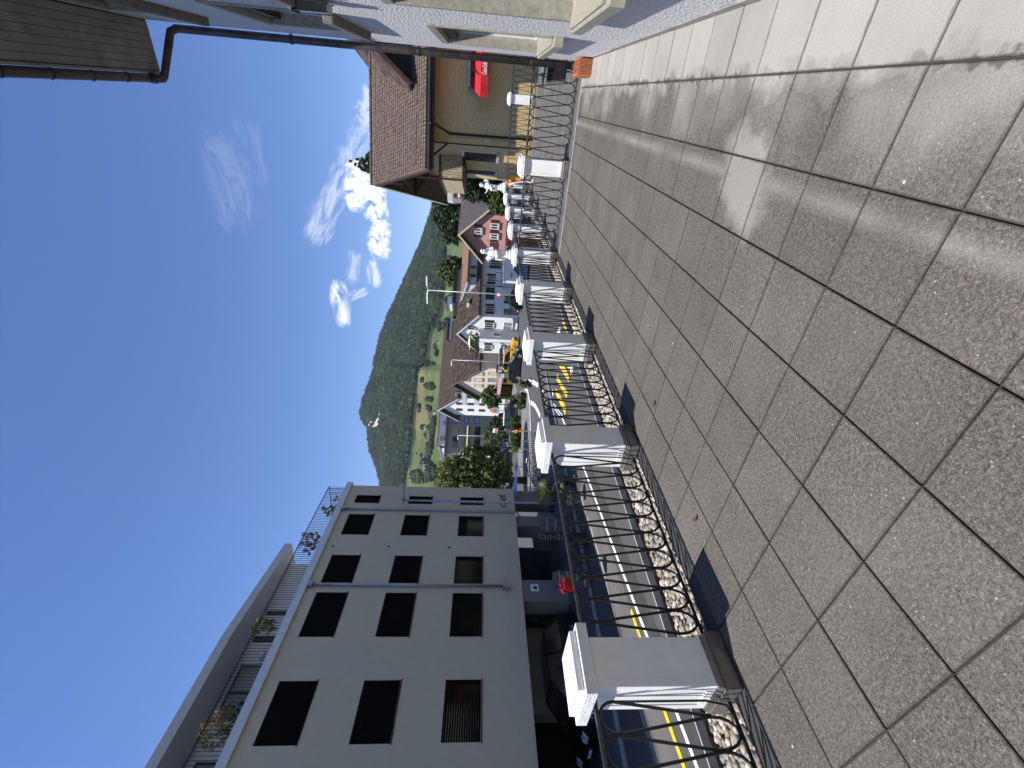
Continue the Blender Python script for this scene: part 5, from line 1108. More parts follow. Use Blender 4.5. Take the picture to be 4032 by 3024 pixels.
m_.tube([FH.pt(-.9, .7, EV+.05), FH.pt(-.05, .2, EV-.75)], .06, 4); m_.tube([FH.pt(-1.3, -3.55, EV+2.0), FH.pt(-1.3, -3.55, EV+3.1)], .07, 4); m_.tube([FH.pt(-1.3, -1.6, EV+1.7), FH.pt(-1.3, -5.5, EV+1.7)], .07, 4); m_.build('roof_bracket', 'timber_red', CH, kind='stuff')
MB().tube([FH.pt(.02, .02, S), FH.pt(.02, .02, EV+.1)], .035, 5).build('corner_bead', 'timber_red', CH)
# balcony on the gable side
b0_, b1_, bz0, bz1, bo = -2.0, -5.8, 3.15, 4.3, -1.2    # along the side wall (offset behind the corner) and outwards
BL = MB().hexa([FH.pt(bo, b1_, bz0-.12), FH.pt(-.01, b1_, bz0-.12), FH.pt(-.01, b0_, bz0-.12), FH.pt(bo, b0_, bz0-.12), FH.pt(bo, b1_, bz0), FH.pt(-.01, b1_, bz0), FH.pt(-.01, b0_, bz0), FH.pt(bo, b0_, bz0)]).build('balcony', 'timber_red', CH)
def bbox(a0, a1, o0, o1, z0, z1, nm, mt): return MB().fbox(FH, min(a0, a1), max(a0, a1), min(o0, o1), max(o0, o1), z0, z1).build(nm, mt, BL)
nbd = 9
for k in range(nbd): a = bo+(-.02-bo)*k/nbd; bbox(a, a+1.02/nbd-.012, b0_-.03, b0_, bz0+.02, bz1, 'carved_board', 'timber_pale')
nbd = 26
for k in range(nbd): o = b0_-.03-(b0_-b1_-.05)*k/nbd; bbox(bo, bo-.03, o, o-(b0_-b1_)/nbd+.014, bz0+.02, bz1, 'board', 'timber_pale')
bbox(bo-.06, .0, b0_-.05, b0_+.03, bz1, bz1+.1, 'handrail', 'timber_red'); bbox(bo-.06, bo+.03, b0_, b1_, bz1+.001, bz1+.1, 'handrail', 'timber_red'); bbox(bo-.05, bo+.02, b0_-.02, b0_+.04, bz0-.2, EV+1.2, 'post', 'timber_red')
bbox(bo-.05, .0, b0_-.01, b0_+.035, bz0-.12, bz0+.02, 'edge_beam', 'timber_red')
# shuttered windows on the side wall: wall plane a=0, between o
def sidewin(o0, o1, z0, z1):
    w = MB(); 
    for (p, q, c, d) in ((o0, o0-.09, z0, z1), (o1+.09, o1, z0, z1), (o0, o1, z1, z1+.13)): w.fbox(FH, -.04, -.001, min(p, q), max(p, q), c, d)
    w = w.build('window', 'frame_white', CH); MB().fbox(FH, -.10, -.001, o1-.06, o0+.06, z0-.14, z0-.001).build('sill', 'pvc', w)
    sh = MB().fbox(FH, -.035, -.001, o1+.1, o0-.1, z0, z1).build('shutter', 'shutter_red', w); n = int((z1-z0)/.085)
    for k in range(n):
        z = z0+.03+k*(z1-z0-.06)/n; m_ = MB(); m_.hexa([FH.pt(-.07, o1+.13, z), FH.pt(-.036, o1+.13, z+.03), FH.pt(-.036, o0-.13, z+.03), FH.pt(-.07, o0-.13, z), FH.pt(-.07, o1+.13, z+.015), FH.pt(-.036, o1+.13, z+.05), FH.pt(-.036, o0-.13, z+.05), FH.pt(-.07, o0-.13, z+.015)])
    # slats joined: too fine to pick apart
        m_.build('slat', 'timber_red', w) if k % 1 == 0 else None
    m_ = MB(); m_.tube([FH.pt(-.05, o1-.3, z0-.02), FH.pt(-.05, o0+.2, z0-.02)], .012, 4); m_.build('shutter_stay', 'iron', w)
def at_side(c, x, y):     # where a picture point meets the side wall: (offset, z)
    Ps = Plane(FH.P, -70.); a, z = Ps.uv(c(x, y)); return a, z      # a negative = behind the corner
qa = [at_side(KB, x, y) for x, y in ((1500, 290), (1500, 520), (1100, 380), (1870, 420), (1500, 720), (1500, 830), (1160, 760), (1835, 790))]
sidewin(qa[0][0], qa[1][0], qa[3][1], qa[2][1]); sidewin(qa[4][0], qa[5][0], qa[7][1], qa[6][1])
# rain pipe with swan neck on the front
a_ = [FH.uv(K(x, y), o) for x, y, o in ((650, 738, 1.35), (700, 752, 1.0), (820, 830, .12), (1490, 885, .12))]
MB().tube([FH.pt(a_[0][0], 1.4, a_[0][1]), FH.pt(a_[1][0], 1.0, a_[1][1]), FH.pt(a_[2][0], .12, a_[2][1]), FH.pt(a_[2][0]+.02, .12, S)], .06, 8).build('downpipe', 'dark_metal', CH, smooth=True)
# dormer with a dark opening, and the higher cross roof at the right edge
def rk(c, x, y):     # picture point -> (a, k) on the street slope
    P = np.array(rp(0, 0, th)); n = np.array(nn); r = ray(*c(x, y)); q = CPOS + r*(((P-CPOS) @ n)/(r @ n)); a = (q-FH.P) @ FH.d; return float(a), float((q[2]-EV-th)/(RZ-EV))
d0 = rk(K, 490, 445); d1 = rk(K, 600, 235)
L0 = Vector(rp(d0[0], d0[1], th)); wD = 1.5; a_mid = d0[0]+wD
ridge_k = min(.95, d0[1]+.50); tip = Vector(FH.pt(a_mid, OV-HD*max(0.02, d0[1]-.2), 0)); zr_ = rp(0, ridge_k, th)[2]
m_ = MB(); fo = OV-HD*max(0.02, d0[1]-.12)
A1, A2, RG, RB = FH.pt(d0[0], fo, L0.z), FH.pt(a_mid+wD, fo, L0.z), FH.pt(a_mid, fo, zr_), FH.pt(a_mid, OV-HD*ridge_k, zr_)
B1 = rp(d0[0]-.15, d0[1]-.02, th+.02); B2 = rp(a_mid+wD+.15, d0[1]-.02, th+.02)
for X_, Y_ in ((A1, B1), (A2, B2)): m_.prism([X_, RG, RB, Y_], [(q[0], q[1], q[2]+.12) for q in (X_, RG, RB, Y_)])
dm = m_.build('dormer_roof', 'roof_moss', Hr); MB().prism([FH.pt(d0[0]+.2, fo-.5, L0.z-.5), FH.pt(a_mid+wD-.2, fo-.5, L0.z-.5), FH.pt(a_mid+wD-.2, fo-.5, L0.z+.1), FH.pt(a_mid, fo-.5, zr_-.15), FH.pt(d0[0]+.2, fo-.5, L0.z+.1)], [FH.pt(d0[0]+.2, fo-.6, L0.z-.5), FH.pt(a_mid+wD-.2, fo-.6, L0.z-.5), FH.pt(a_mid+wD-.2, fo-.6, L0.z+.1), FH.pt(a_mid, fo-.6, zr_-.15), FH.pt(d0[0]+.2, fo-.6, L0.z+.1)]).build('dormer_opening', 'inside', Hr)
m_ = MB()
for X_ in (A1, A2): m_.prism([X_, RG, (RG[0], RG[1], RG[2]-.18), (X_[0], X_[1], X_[2]-.18)], [tuple(np.array(q)+FH.n*.05) for q in (X_, RG, (RG[0], RG[1], RG[2]-.18), (X_[0], X_[1], X_[2]-.18))])
m_.build('dormer_board', 'timber_red', Hr)
c0_ = FH.uv(K(135, 195), OV-HD)[0]; m_ = MB(); T0 = FH.pt(c0_, OV-HD, RZ+.1); T1 = FH.pt(c0_+3.4, -3.5, RZ+3.1); T2 = FH.pt(c0_+3.4, -8, RZ+3.1); T3 = FH.pt(c0_, -8, RZ+.1); m_.slab([T0, T1, T2, T3], .25); m_.slab([T0, FH.pt(c0_+7, -3.0, RZ+.1), T1], .2)
m_.build('cross_roof', 'roof_moss', Hr)
# red awning with its white script
fa0, fz0 = FH.uv(K(1000, 435), 1.0)
aw = empty('awning', tuple(FH.pt(fa0, .5, 2.2)), 'red sun awning with white script folded out from the yellow brick wall', 'awning')
u = lambda x, y, o: FH.uv(K(x, y), o)
aL, zT_ = u(1005, 430, .15); aLf, zF = u(1085, 515, 1.25); _, zV = u(1150, 500, 1.25); aR = 6.2
MB().fbox(FH, aL, aR, .02, .2, zT_-.02, zT_+.14).build('cassette', 'pole_grey', aw)
MB().prism([FH.pt(aL+.05, .2, zT_+.05), FH.pt(aR, .2, zT_+.05), FH.pt(aR, 1.25, zF), FH.pt(aLf, 1.25, zF)], [FH.pt(aL+.05, .2, zT_+.03), FH.pt(aR, .2, zT_+.03), FH.pt(aR, 1.25, zF-.02), FH.pt(aLf, 1.25, zF-.02)]).build('canopy', 'red_cloth', aw)
m_ = MB(); nw = 30
for k in range(nw):
    x0 = aLf+(aR-aLf)*k/nw; x1 = aLf+(aR-aLf)*(k+1)/nw; w0, w1 = .02*math.sin(k*1.3), .02*math.sin((k+1)*1.3); m_.quad(FH.pt(x0, 1.26+w0, zF-.021), FH.pt(x1, 1.26+w1, zF-.021), FH.pt(x1, 1.26+w1, zV), FH.pt(x0, 1.26+w0, zV))
m_.build('valance', 'red_cloth', aw)
m_ = MB(); m_.tube([FH.pt(aL+.15, .2, zT_), FH.pt(aL+.5, .75, zT_-.15), FH.pt(aL+.1, 1.2, zF-.02)], .035, 6); m_.build('folding_arm', 'dark_metal', aw)
ta, tz = u(1125, 320, 1.3); text('Coca-Cola', FH, ta, zV+.07, (zF-zV)*.95, 1.30, 'sign_white', aw, shear=.35, name='script_lettering', sx=.36)
ta2 = ta+1.7; text('Coca-Cola', FH, ta2, zV+.07, (zF-zV)*.95, 1.30, 'sign_white', aw, shear=.35, name='script_lettering', sx=.36)
# snow guards on the roof
m_ = MB()
for x, y in ((545, 545), (545, 690), (535, 830), (535, 965), (530, 1095), (545, 410)):
    a, k = rk(K, x, y); p = Vector(rp(a, k, th+.03)); m_.tube([tuple(p), tuple(p+nn*.10), tuple(p+nn*.14-up*.1)], .012, 4); m_.tube([tuple(p+nn*.1-nu*.12), tuple(p+nn*.1+nu*.12)], .01, 4)
p0 = rk(K, 545, 410); p1 = rk(K, 530, 1095); m_.tube([tuple(Vector(rp(p0[0], p0[1], th))+nn*.11), tuple(Vector(rp(p1[0], p1[1], th))+nn*.11)], .012, 4)
m_.build('snow_guard', 'zinc', Hr)
# shrubs beside and behind the chalet
B_ = [pixblob(KB, x, y, 37, r, r*1.1) for x, y, r in ((1150, 1050, 1.0), (1300, 1150, 1.1), (1500, 1120, 1.1), (1700, 1200, 1.0), (1850, 1280, .8), (1120, 1180, .7))]
p = hd(*KB(1500, 1150), 37); tree('evergreen_shrub', 'dark green climbing shrub against the chalet behind the far cherub', 'shrub', (p[0], p[1], S), B_, 9000, .12, 'leaf_dark', 51, .08)
B_ = [pixblob(z6, x, y, 31, r, r) for x, y, r in ((960, 440, .65), (940, 520, .5), (980, 380, .5), (900, 400, .45))]
p = hd(*z6(960, 450), 31); tree('bright_shrub', 'bright green shrub behind the white pillars, right of the pink house', 'shrub', (p[0], p[1], S), B_, 3500, .07, 'leaf_hedge', 52, .05)
B_ = [pixblob(z6, x, y, 90, r*.72, r*.72) for x, y, r in ((380, 600, 4.5), (330, 500, 4), (420, 760, 4.2), (480, 480, 4.5), (450, 640, 4), (520, 400, 4), (380, 820, 2.5), (330, 700, 3))]
p = hd(*z6(520, 560), 90); tree('conifer_group', 'broad dark tree rising behind the pink house', 'tree', (p[0], p[1], S), B_, 14000, .32, 'leaf_dark', 53, .4)
B_ = [pixblob(z6, x, y, 100, r*.78, r*.78) for x, y, r in ((330, 1260, 2.8), (400, 1210, 3), (420, 1320, 3), (470, 1250, 3), (360, 1350, 2.0), (460, 1400, 2.2), (500, 1180, 2.0))]
p = hd(*z6(500, 1270), 100); tree('roof_tree', 'green tree standing behind the orange-brown roof', 'tree', (p[0], p[1], S), B_, 9000, .34, 'leaf_green', 54, .35)
p = hd(*K(60, 1095), 60); t = empty('fir_tree', (p[0], p[1], S), 'fir top showing above the chalet ridge', 'tree'); MB().tube([(p[0], p[1], S), (p[0], p[1], p[2]+1.1)], [.2, .02], 6).build('trunk', 'bark', t)
leaves('crown', 'leaf_dark', [(p[0], p[1], p[2]-1.6+.55*k, 1.5-.22*k, 1.5-.22*k, .4) for k in range(6)], 3500, .16, 55, t)

# ================================================================== hill and valley
def hill():
    L_ = lambda c, pts: sorted([azel(*c(x, y)) for x, y in pts])
    sk = L_(HC, [(410, 0), (320, 200), (270, 300), (215, 450), (190, 560), (165, 650), (155, 750), (120, 850), (90, 920), (62, 1010), (48, 1090), (60, 1140), (80, 1170), (108, 1210), (112, 1280), (128, 1400), (160, 1480), (190, 1560), (215, 1659)])
    fm = L_(HC, [(745, -100), (740, 40), (715, 290), (690, 330), (655, 400), (625, 470), (612, 600), (598, 705), (535, 735), (522, 850), (505, 960), (495, 1060), (490, 1200), (490, 1300), (470, 1400), (455, 1500), (420, 1659)])
    ax = np.array([a for a, e in sk]); ae = np.array([e for a, e in sk]); fx = np.array([a for a, e in fm]); fe = np.array([e for a, e in fm])
    # beyond the visible part the ridge simply runs on and sinks
    ax = np.concatenate([[ax[0]-.9, ax[0]-.35], ax, [ax[-1]+.08, ax[-1]+.20, ax[-1]+.9]]); ae = np.concatenate([[ae[0]*.55, ae[0]*.8], ae, [ae[-1]-.035, ae[-1]-.075, ae[-1]-.075]])
    fx = np.concatenate([[fx[0]-.9], fx, [fx[-1]+.9]]); fe = np.concatenate([[fe[0]], fe, [fe[-1]-.02]])
    e0 = R_(.6); D0, D1 = 420., 1900.
    A = np.linspace(ax[0]+.02, ax[-1]-.02, 330); T = np.linspace(0, 1, 110)
    g = np.random.default_rng(8)
    def prof(a, t):
        er = np.interp(a, ax, ae); ef = np.minimum(np.interp(a, fx, fe), er*.8)
        e = np.where(t < .45, e0+(ef-e0)*(t/.45), ef+(er-ef)*np.clip((t-.45)/.55, 0, 1)**.92)
        D = np.where(t < .45, D0+(1100-D0)*(t/.45), 1100+(D1-1100)*(t-.45)/.55); return D, e
    def n2(x, y): return (np.sin(x*.011+1.3*np.sin(y*.007))+np.sin(y*.013+1.7*np.sin(x*.009+2)))*.5
    V = []; 
    for t in T:
        D, e = prof(A, np.full_like(A, t)); x, y = D*np.sin(A), D*np.cos(A); z = EYE+D*np.tan(e); z = z + n2(x*2, y*2)*6*np.sin(np.pi*min(t, 1))*(t < .97); V.append(np.stack([x, y, z], 1))
    # skirt behind the ridge and in front
    D, e = prof(A, np.full_like(A, 1.)); V.append(np.stack([2600*np.sin(A), 2600*np.cos(A), EYE+D*np.tan(e)*.5], 1)); 
    V.insert(0, np.stack([260*np.sin(A), 260*np.cos(A), np.full_like(A, S-.05)], 1))
    V = np.array(V); nr, nc = V.shape[:2]; F = []
    for i in range(nr-1):
        for j in range(nc-1): k = i*nc+j; F.append((k, k+1, k+nc+1, k+nc))
    me = bpy.data.meshes.new('hillside'); me.from_pydata(V.reshape(-1, 3).tolist(), [], F); me.flip_normals() if False else None
    for p in me.polygons: p.use_smooth = True
    m = bpy.data.materials.new('hill_ground'); m.use_nodes = True; nt = m.node_tree; b = nt.nodes['Principled BSDF']; b.inputs['Roughness'].default_value = .95; b.inputs['Specular IOR Level'].default_value = .1
    at = N(nt, 'ShaderNodeAttribute', attribute_name='field'); ge = N(nt, 'ShaderNodeNewGeometry')
    nn_ = N(nt, 'ShaderNodeTexNoise'); nn_.inputs['Scale'].default_value = .012; nn_.inputs['Detail'].default_value = 6; nt.links.new(ge.outputs['Position'], nn_.inputs['Vector'])
    hs = N(nt, 'ShaderNodeHueSaturation'); mr_ = N(nt, 'ShaderNodeMapRange'); mr_.inputs[1].default_value = .3; mr_.inputs[2].default_value = .7; mr_.inputs[3].default_value = .72; mr_.inputs[4].default_value = 1.25
    nt.links.new(nn_.outputs[0], mr_.inputs[0]); nt.links.new(mr_.outputs[0], hs.inputs['Value']); nt.links.new(at.outputs['Color'], hs.inputs['Color']); nt.links.new(hs.outputs[0], b.inputs['Base Color']); me.materials.append(m)
    ca = me.color_attributes.new('field', 'FLOAT_COLOR', 'POINT'); P = V.reshape(-1, 3); az_ = np.arctan2(P[:, 0], P[:, 1]); D_ = np.hypot(P[:, 0], P[:, 1]); el_ = np.arctan2(P[:, 2]-EYE, D_)
    ef = np.interp(az_, fx, fe); col = np.tile([.085, .115, .042, 1.], (len(P), 1))
    col[el_ > ef] = [.020, .034, .014, 1]
    def ell(c, x, y, rx, ry): a, e = azel(*c(x, y)); a2, e2 = azel(*c(x, y+ry)); a3, e3 = azel(*c(x+rx, y)); return ((az_-a)/(a2-a))**2+((el_-e)/(e3-e))**2
    for (x, y, rx, ry, cc) in ((540, 860, 34, 150, (.16, .14, .065)), (538, 1160, 50, 140, (.155, .145, .060)), (545, 600, 14, 90, (.17, .15, .08)), (550, 1290, 50, 90, (.12, .13, .045)), (640, 1250, 25, 90, (.14, .14, .055)), (600, 1500, 40, 60, (.13, .14, .05)), (440, 1600, 20, 60, (.13, .15, .05)), (760, 150, 30, 60, (.10, .13, .04)), (640, 820, 25, 90, (.10, .125, .04))):
        d = ell(HC, x, y, rx, ry); k = d < 1; col[k, :3] = cc
    for (x, y, rx, ry) in ((195, 1080, 16, 18), (190, 1160, 30, 44), (120, 1190, 22, 18), (95, 1165, 14, 14), (205, 1110, 14, 22), (160, 1200, 20, 26), (140, 1165, 24, 14), (215, 1190, 10, 18), (310, 1560, 10, 16), (355, 1600, 8, 14), (165, 1010, 6, 10)):
        d = ell(HC, x, y, rx, ry)+.5*n2(P[:, 0]*9, P[:, 2]*14); col[d < 1, :3] = (.38, .355, .32)
    rock = col[:, 0] > .3
    ca.data.foreach_set('color', col.ravel().astype(np.float32))
    o = bpy.data.objects.new('hillside', me); COL.objects.link(o); tag(o, kind='structure')
    # woods: pointed firs and rounder broadleaf crowns standing on the slope
    ico = bmesh.new(); bmesh.ops.create_icosphere(ico, subdivisions=1, radius=1); iv = np.array([v.co[:] for v in ico.verts]); iff = np.array([[v.index for v in f.verts] for f in ico.faces]); ico.free()
    ang = np.arange(6)/6*2*np.pi; cv = np.concatenate([np.stack([np.cos(ang), np.sin(ang), np.zeros(6)], 1), np.stack([.55*np.cos(ang+.5), .55*np.sin(ang+.5), np.full(6, 1.2)], 1), [[0, 0, 3.]]]); cf = [(k, (k+1) % 6, 6+(k+1) % 6) for k in range(6)]+[(k, 6+(k+1) % 6, 6+k) for k in range(6)]+[(6+k, 6+(k+1) % 6, 12) for k in range(6)]; cf = np.array(cf)
    VV_ = []; FF = []; n = 0
    def place(a, t, kind, s):
        nonlocal n
        D, e = prof(np.array([a]), np.array([t])); D = D[0]; z = EYE+D*math.tan(e[0]); x, y = D*math.sin(a), D*math.cos(a); z += n2(x*2, y*2)*6*math.sin(math.pi*t)
        th_ = g.uniform(0, 6.28); c, s_ = math.cos(th_), math.sin(th_); Rm = np.array([[c, -s_, 0], [s_, c, 0], [0, 0, 1]])
        if kind: v = (iv*(1+g.uniform(-.22, .22, (len(iv), 1))))@Rm*np.array([s, s, s*1.05])+[x, y, z+s*.8]; f = iff
        else: v = cv@Rm*np.array([s*.62, s*.62, s*.85])+[x, y, z-1]; f = cf
        VV_.append(v); FF.append(f+n); n += len(v)
    for _ in range(48000):
        a = g.uniform(-.82, .02); t = g.uniform(.4, 1.0)**.8
        D, e = prof(np.array([a]), np.array([t])); 
        if e[0] < np.interp(a, fx, fe): continue
        q = n2(D[0]*math.sin(a)*9, e[0]*16000)
        # leave the cliffs bare
        px, py = None, None; skip = False
        for (x, y, rx, ry) in ((195, 1080, 14, 16), (190, 1160, 26, 38), (120, 1190, 18, 16), (205, 1110, 12, 20), (160, 1200, 18, 22), (140, 1165, 20, 12), (215, 1190, 8, 16), (310, 1560, 10, 14), (165, 1010, 8, 12), (355, 1600, 8, 14)):
            a1, e1 = azel(*HC(x, y)); a2, _ = azel(*HC(x, y+ry)); _, e3 = azel(*HC(x+rx, y))
            if ((a-a1)/(a2-a1))**2+((e[0]-e1)/(e3-e1))**2 < g.uniform(.9, 1.9): skip = True
        if skip: continue
        place(a, t, g.random() < .55+.3*q, g.uniform(3.5, 7.8))
    for (x, y, w, h, k) in ((600, 690, 12, 20, 8), (650, 690, 20, 10, 6), (620, 870, 40, 20, 30), (610, 980, 20, 15, 12), (600, 1060, 10, 20, 8), (520, 1040, 6, 30, 14), (560, 825, 6, 12, 8), (560, 1210, 5, 8, 4), (600, 1210, 14, 12, 16), (640, 1350, 20, 60, 40), (600, 1400, 14, 50, 30), (640, 1560, 40, 60, 110), (520, 1610, 30, 40, 70), (560, 1480, 12, 30, 14), (690, 380, 12, 30, 14), (650, 380, 8, 14, 8), (750, 330, 10, 12, 8), (730, 380, 10, 20, 8), (770, 180, 20, 30, 12), (810, 120, 20, 30, 14), (660, 1180, 8, 60, 20), (655, 1260, 8, 40, 14), (690, 610, 6, 20, 6), (675, 545, 5, 10, 4)):
        for _ in range(int(k*2.6)):
            a, e = azel(*HC(x+g.normal()*w*.5, y+g.normal()*h*.5)); ts = np.linspace(0, .999, 200); _, es = prof(np.full(200, a), ts); t = float(np.interp(e, es, ts)); place(a, t, g.random() < .75, g.uniform(2.5, 5.5))
    me = bpy.data.meshes.new('woods'); me.from_pydata(np.concatenate(VV_).tolist(), [], np.concatenate(FF).tolist()); me.materials.append(M['forest']); o = bpy.data.objects.new('hill_woods', me); COL.objects.link(o)
    tag(o, 'dark mixed forest covering the hill and scattered over its meadows', 'forest', kind='stuff')
    # scattered farmhouses and sheds on the slope
    for i, (x, y, w, lb) in enumerate(((640, 1115, 9, 'long white farm building on the meadow above the brown roofs'), (680, 528, 5, 'small white hut in the middle of the green meadow'), (560, 1460, 7, 'farmhouse on the lower left meadow slope'), (560, 1520, 6, 'white farmhouse low on the meadow near the beige building'), (510, 1430, 3.5, 'small shed high on the green meadow'), (785, 210, 12, 'farmhouse with a long roof at the foot of the meadow'), (600, 1280, 8, 'barn at the edge of the tan field'), (565, 1215, 4, 'tiny chalet on the tan field'))):
        a, e = azel(*HC(x, y)); ts = np.linspace(0, .999, 300); Ds, es = prof(np.full(300, a), ts); D = float(np.interp(e, es, Ds)); z = EYE+D*math.tan(e)-.5
        c = (D*math.sin(a), D*math.cos(a)); F_ = Plane(c, 15-10*i); k = w*D/900
        t = empty('farmhouse', (c[0], c[1], z), lb, 'farmhouse', 'farm buildings scattered on the hill')
        MB().fbox(F_, -k, k, -k, k*.5, z-6, z+k*.75).build('wall', 'wall_white' if i % 2 else 'wall_cream', t); m_ = MB(); m_.prism([F_.pt(-k*1.1, k*.7, z+k*.7), F_.pt(-k*1.1, -k*.25, z+k*1.4), F_.pt(-k*1.1, -k*1.2, z+k*.7)], [F_.pt(k*1.1, k*.7, z+k*.7), F_.pt(k*1.1, -k*.25, z+k*1.4), F_.pt(k*1.1, -k*1.2, z+k*.7)]); m_.build('roof', 'roof_brown', t)
    # rocky mountain beyond, to the right
    pts = [(z6(135, 405)), (z6(130, 470)), (z6(180, 570)), (z6(215, 640)), (z6(300, 760)), (z6(380, 900))]
    PA = np.array([azel(*p) for p in pts])[::-1]; aa = np.linspace(PA[0, 0], .5, 90); ee = np.interp(aa, np.concatenate([PA[:, 0], [PA[-1, 0]+.1, PA[-1, 0]+.3, .6]]), np.concatenate([PA[:, 1], [PA[-1, 1]+.02, PA[-1, 1]-.01, PA[-1, 1]-.04]]))
    V = []; 
    for k, (D, f) in enumerate(((3000, 0.), (3400, .35), (3900, .7), (4400, 1.), (5600, .4))):
        V.append(np.stack([D*np.sin(aa), D*np.cos(aa), EYE+4400*np.tan(ee)*f + g.normal(size=len(aa))*(28 if 0 < f else 0)*(f < 1)], 1))
    V = np.array(V); F = [(i*90+j, i*90+j+1, (i+1)*90+j+1, (i+1)*90+j) for i in range(4) for j in range(89)]
    me = bpy.data.meshes.new('m'); me.from_pydata(V.reshape(-1, 3).tolist(), [], F); mat('mountain_rock', (.30, .32, .34), .95, var=.35, scale=.004, col2=(.10, .14, .10)); me.materials.append(M['mountain_rock']); o = bpy.data.objects.new('far_mountain', me); COL.objects.link(o); tag(o, kind='structure')
hill()
MB().quad((-6000, 255, S-.3), (6000, 255, S-.3), (6000, 9000, S-.3), (-6000, 9000, S-.3)).build('valley_floor', 'grass', kind='structure', fix=False)
MB().quad((-6000, -6000, S-.3), (6000, -6000, S-.3), (6000, 255, S-.3), (-6000, 255, S-.3)).build('valley_floor', 'grass', kind='structure', fix=False)

# ================================================================== cars
def car(label, color, loc, rotz, L=4.1, W=1.75, H=1.5, kind='hatch', plate=False, roofm=None):
    t = empty('parked_car', loc, label, 'car', 'parked cars', R_(rotz)); x0, x1 = -L/2, L/2; b = H*.60; g0 = .20
    if kind == 'van': side = [(x0, g0+.1), (x0-.0, b), (x0+.05, b+.02), (x1-.85, b), (x1-.15, b*.80), (x1, b*.62), (x1, g0+.1), (x1-.1, g0), (x0+.1, g0)]; cab = [(x0+.05, b), (x0+.18, H-.05), (x0+.4, H), (x1-2.0, H), (x1-.95, b)]
    elif kind == 'suv': side = [(x0, g0+.15), (x0, b), (x1-1.1, b), (x1-.2, b*.86), (x1, b*.66), (x1, g0+.15), (x1-.12, g0+.05), (x0+.1, g0+.05)]; cab = [(x0+.08, b), (x0+.32, H-.05), (x0+.6, H), (x1-2.05, H), (x1-1.25, b)]
    else: side = [(x0, g0+.15), (x0, b*.95), (x0+.1, b), (x1-1.15, b), (x1-.25, b*.82), (x1, b*.60), (x1, g0+.1), (x1-.12, g0), (x0+.1, g0)]; cab = [(x0+.12, b), (x0+.62, H-.06), (x0+.95, H), (x1-2.2, H-.01), (x1-1.2, b)]
    w = W/2; m_ = MB(); st = [(-1, .90), (-.93, .99), (-.6, 1.), (.6, 1.), (.93, .99), (1, .90)]; zc = b*.55; loops = []
    for s, k in st: loops.append([(x*(.985 if abs(s) == 1 else 1), s*w, zc+(z-zc)*k) for x, z in side])
    for i in range(5):
        n = len(side); b0 = len(m_.v); m_.v += loops[i]+loops[i+1]
        for j in range(n): j2 = (j+1) % n; m_.f.append((b0+j, b0+j2, b0+n+j2, b0+n+j))
    m_.v += loops[0]+loops[5]; n = len(side); k0 = len(m_.v)-2*n; m_.f.append(tuple(k0+j for j in range(n))); m_.f.append(tuple(k0+n+j for j in range(n)))
    m_.build('body', color, t, world=False, bevel=.02, smooth=False)
    # greenhouse: glass volume, painted roof and pillars over it
    wi, wo_ = w*.80, w*.93
    wid = lambda z: wo_+(wi-wo_)*(z-b)/(H-b)
    m_ = MB(); m_.prism([(x, -wid(z), z) for x, z in cab], [(x, wid(z), z) for x, z in cab]); m_.build('windows', 'glass', t, world=False)
    rf = [c for c in cab if c[1] > H-.08]; ra, rb = min(c[0] for c in rf), max(c[0] for c in rf)
    m_ = MB(); m_.hexa([(ra-.03, -wi-.01, H-.035), (rb+.05, -wi-.01, H-.035), (rb+.05, wi+.01, H-.035), (ra-.03, wi+.01, H-.035), (ra, -wi+.05, H+.035), (rb-.05, -wi+.05, H+.035), (rb-.05, wi-.05, H+.035), (ra, wi-.05, H+.035)]); m_.build('roof', roofm or color, t, world=False, bevel=.01)
    for s in (-1, 1):
        m_ = MB()
        for (pa, pb, r) in ((cab[-1], cab[-2], .035), (cab[0], cab[1], .06)): m_.tube([(pa[0], s*(wid(b)+.004), b), (pb[0], s*(wi+.004), H-.02)], r, 5)
        xm = (ra+rb)/2; m_.box(xm-.05, xm+.05, min(s*(wi+.0), s*(wo_+.01)), max(s*wi, s*(wo_+.01)), b, H-.02); m_.build('window_pillars', color, t, world=False, kind='stuff')
    for (x, nm) in ((x1-.82, 0), (x0+.75, 1)):
        for s in (-1, 1):
            r = .32; m_ = MB(); pr = [(r*.62, -.0), (r*.95, .0), (r, .03), (r, .17), (r*.95, .2), (r*.62, .2)]; n = 18; base = len(m_.v)
            for rr_, yy in pr:
                for k in range(n): a = 2*math.pi*k/n; m_.v.append((x+rr_*math.cos(a), s*(w-.19+yy*1.02), r+rr_*math.sin(a)))
            for i in range(len(pr)-1):
                for k in range(n): k2 = (k+1) % n; m_.f.append((base+i*n+k, base+i*n+k2, base+(i+1)*n+k2, base+(i+1)*n+k))
            wh = m_.build('wheel', 'tyre', t, world=False); m_ = MB(); y = s*(w+.012)
            m_.tube([(x, y-s*.12, r), (x, y-s*.02, r)], .07, 10)
            for k in range(5): a = 2*math.pi*k/5; m_.tube([(x, y-s*.02, r), (x+r*.6*math.cos(a), y-s*.02, r+r*.6*math.sin(a))], .035, 4)
            m_.tube([(x+r*.61*math.cos(2*math.pi*k/16), y-s*.01, r+r*.61*math.sin(2*math.pi*k/16)) for k in range(17)], .022, 4, caps=False); m_.build('rim', 'rim', wh, world=False)
            m_ = MB(); m_.prism([(x+.38*math.cos(math.pi*k/10), s*(w+.001), .31+.38*math.sin(math.pi*k/10)) for k in range(11)], [(x+.38*math.cos(math.pi*k/10), s*(w-.25), .31+.38*math.sin(math.pi*k/10)) for k in range(11)]); m_.build('wheel_arch', 'tyre', t, world=False)
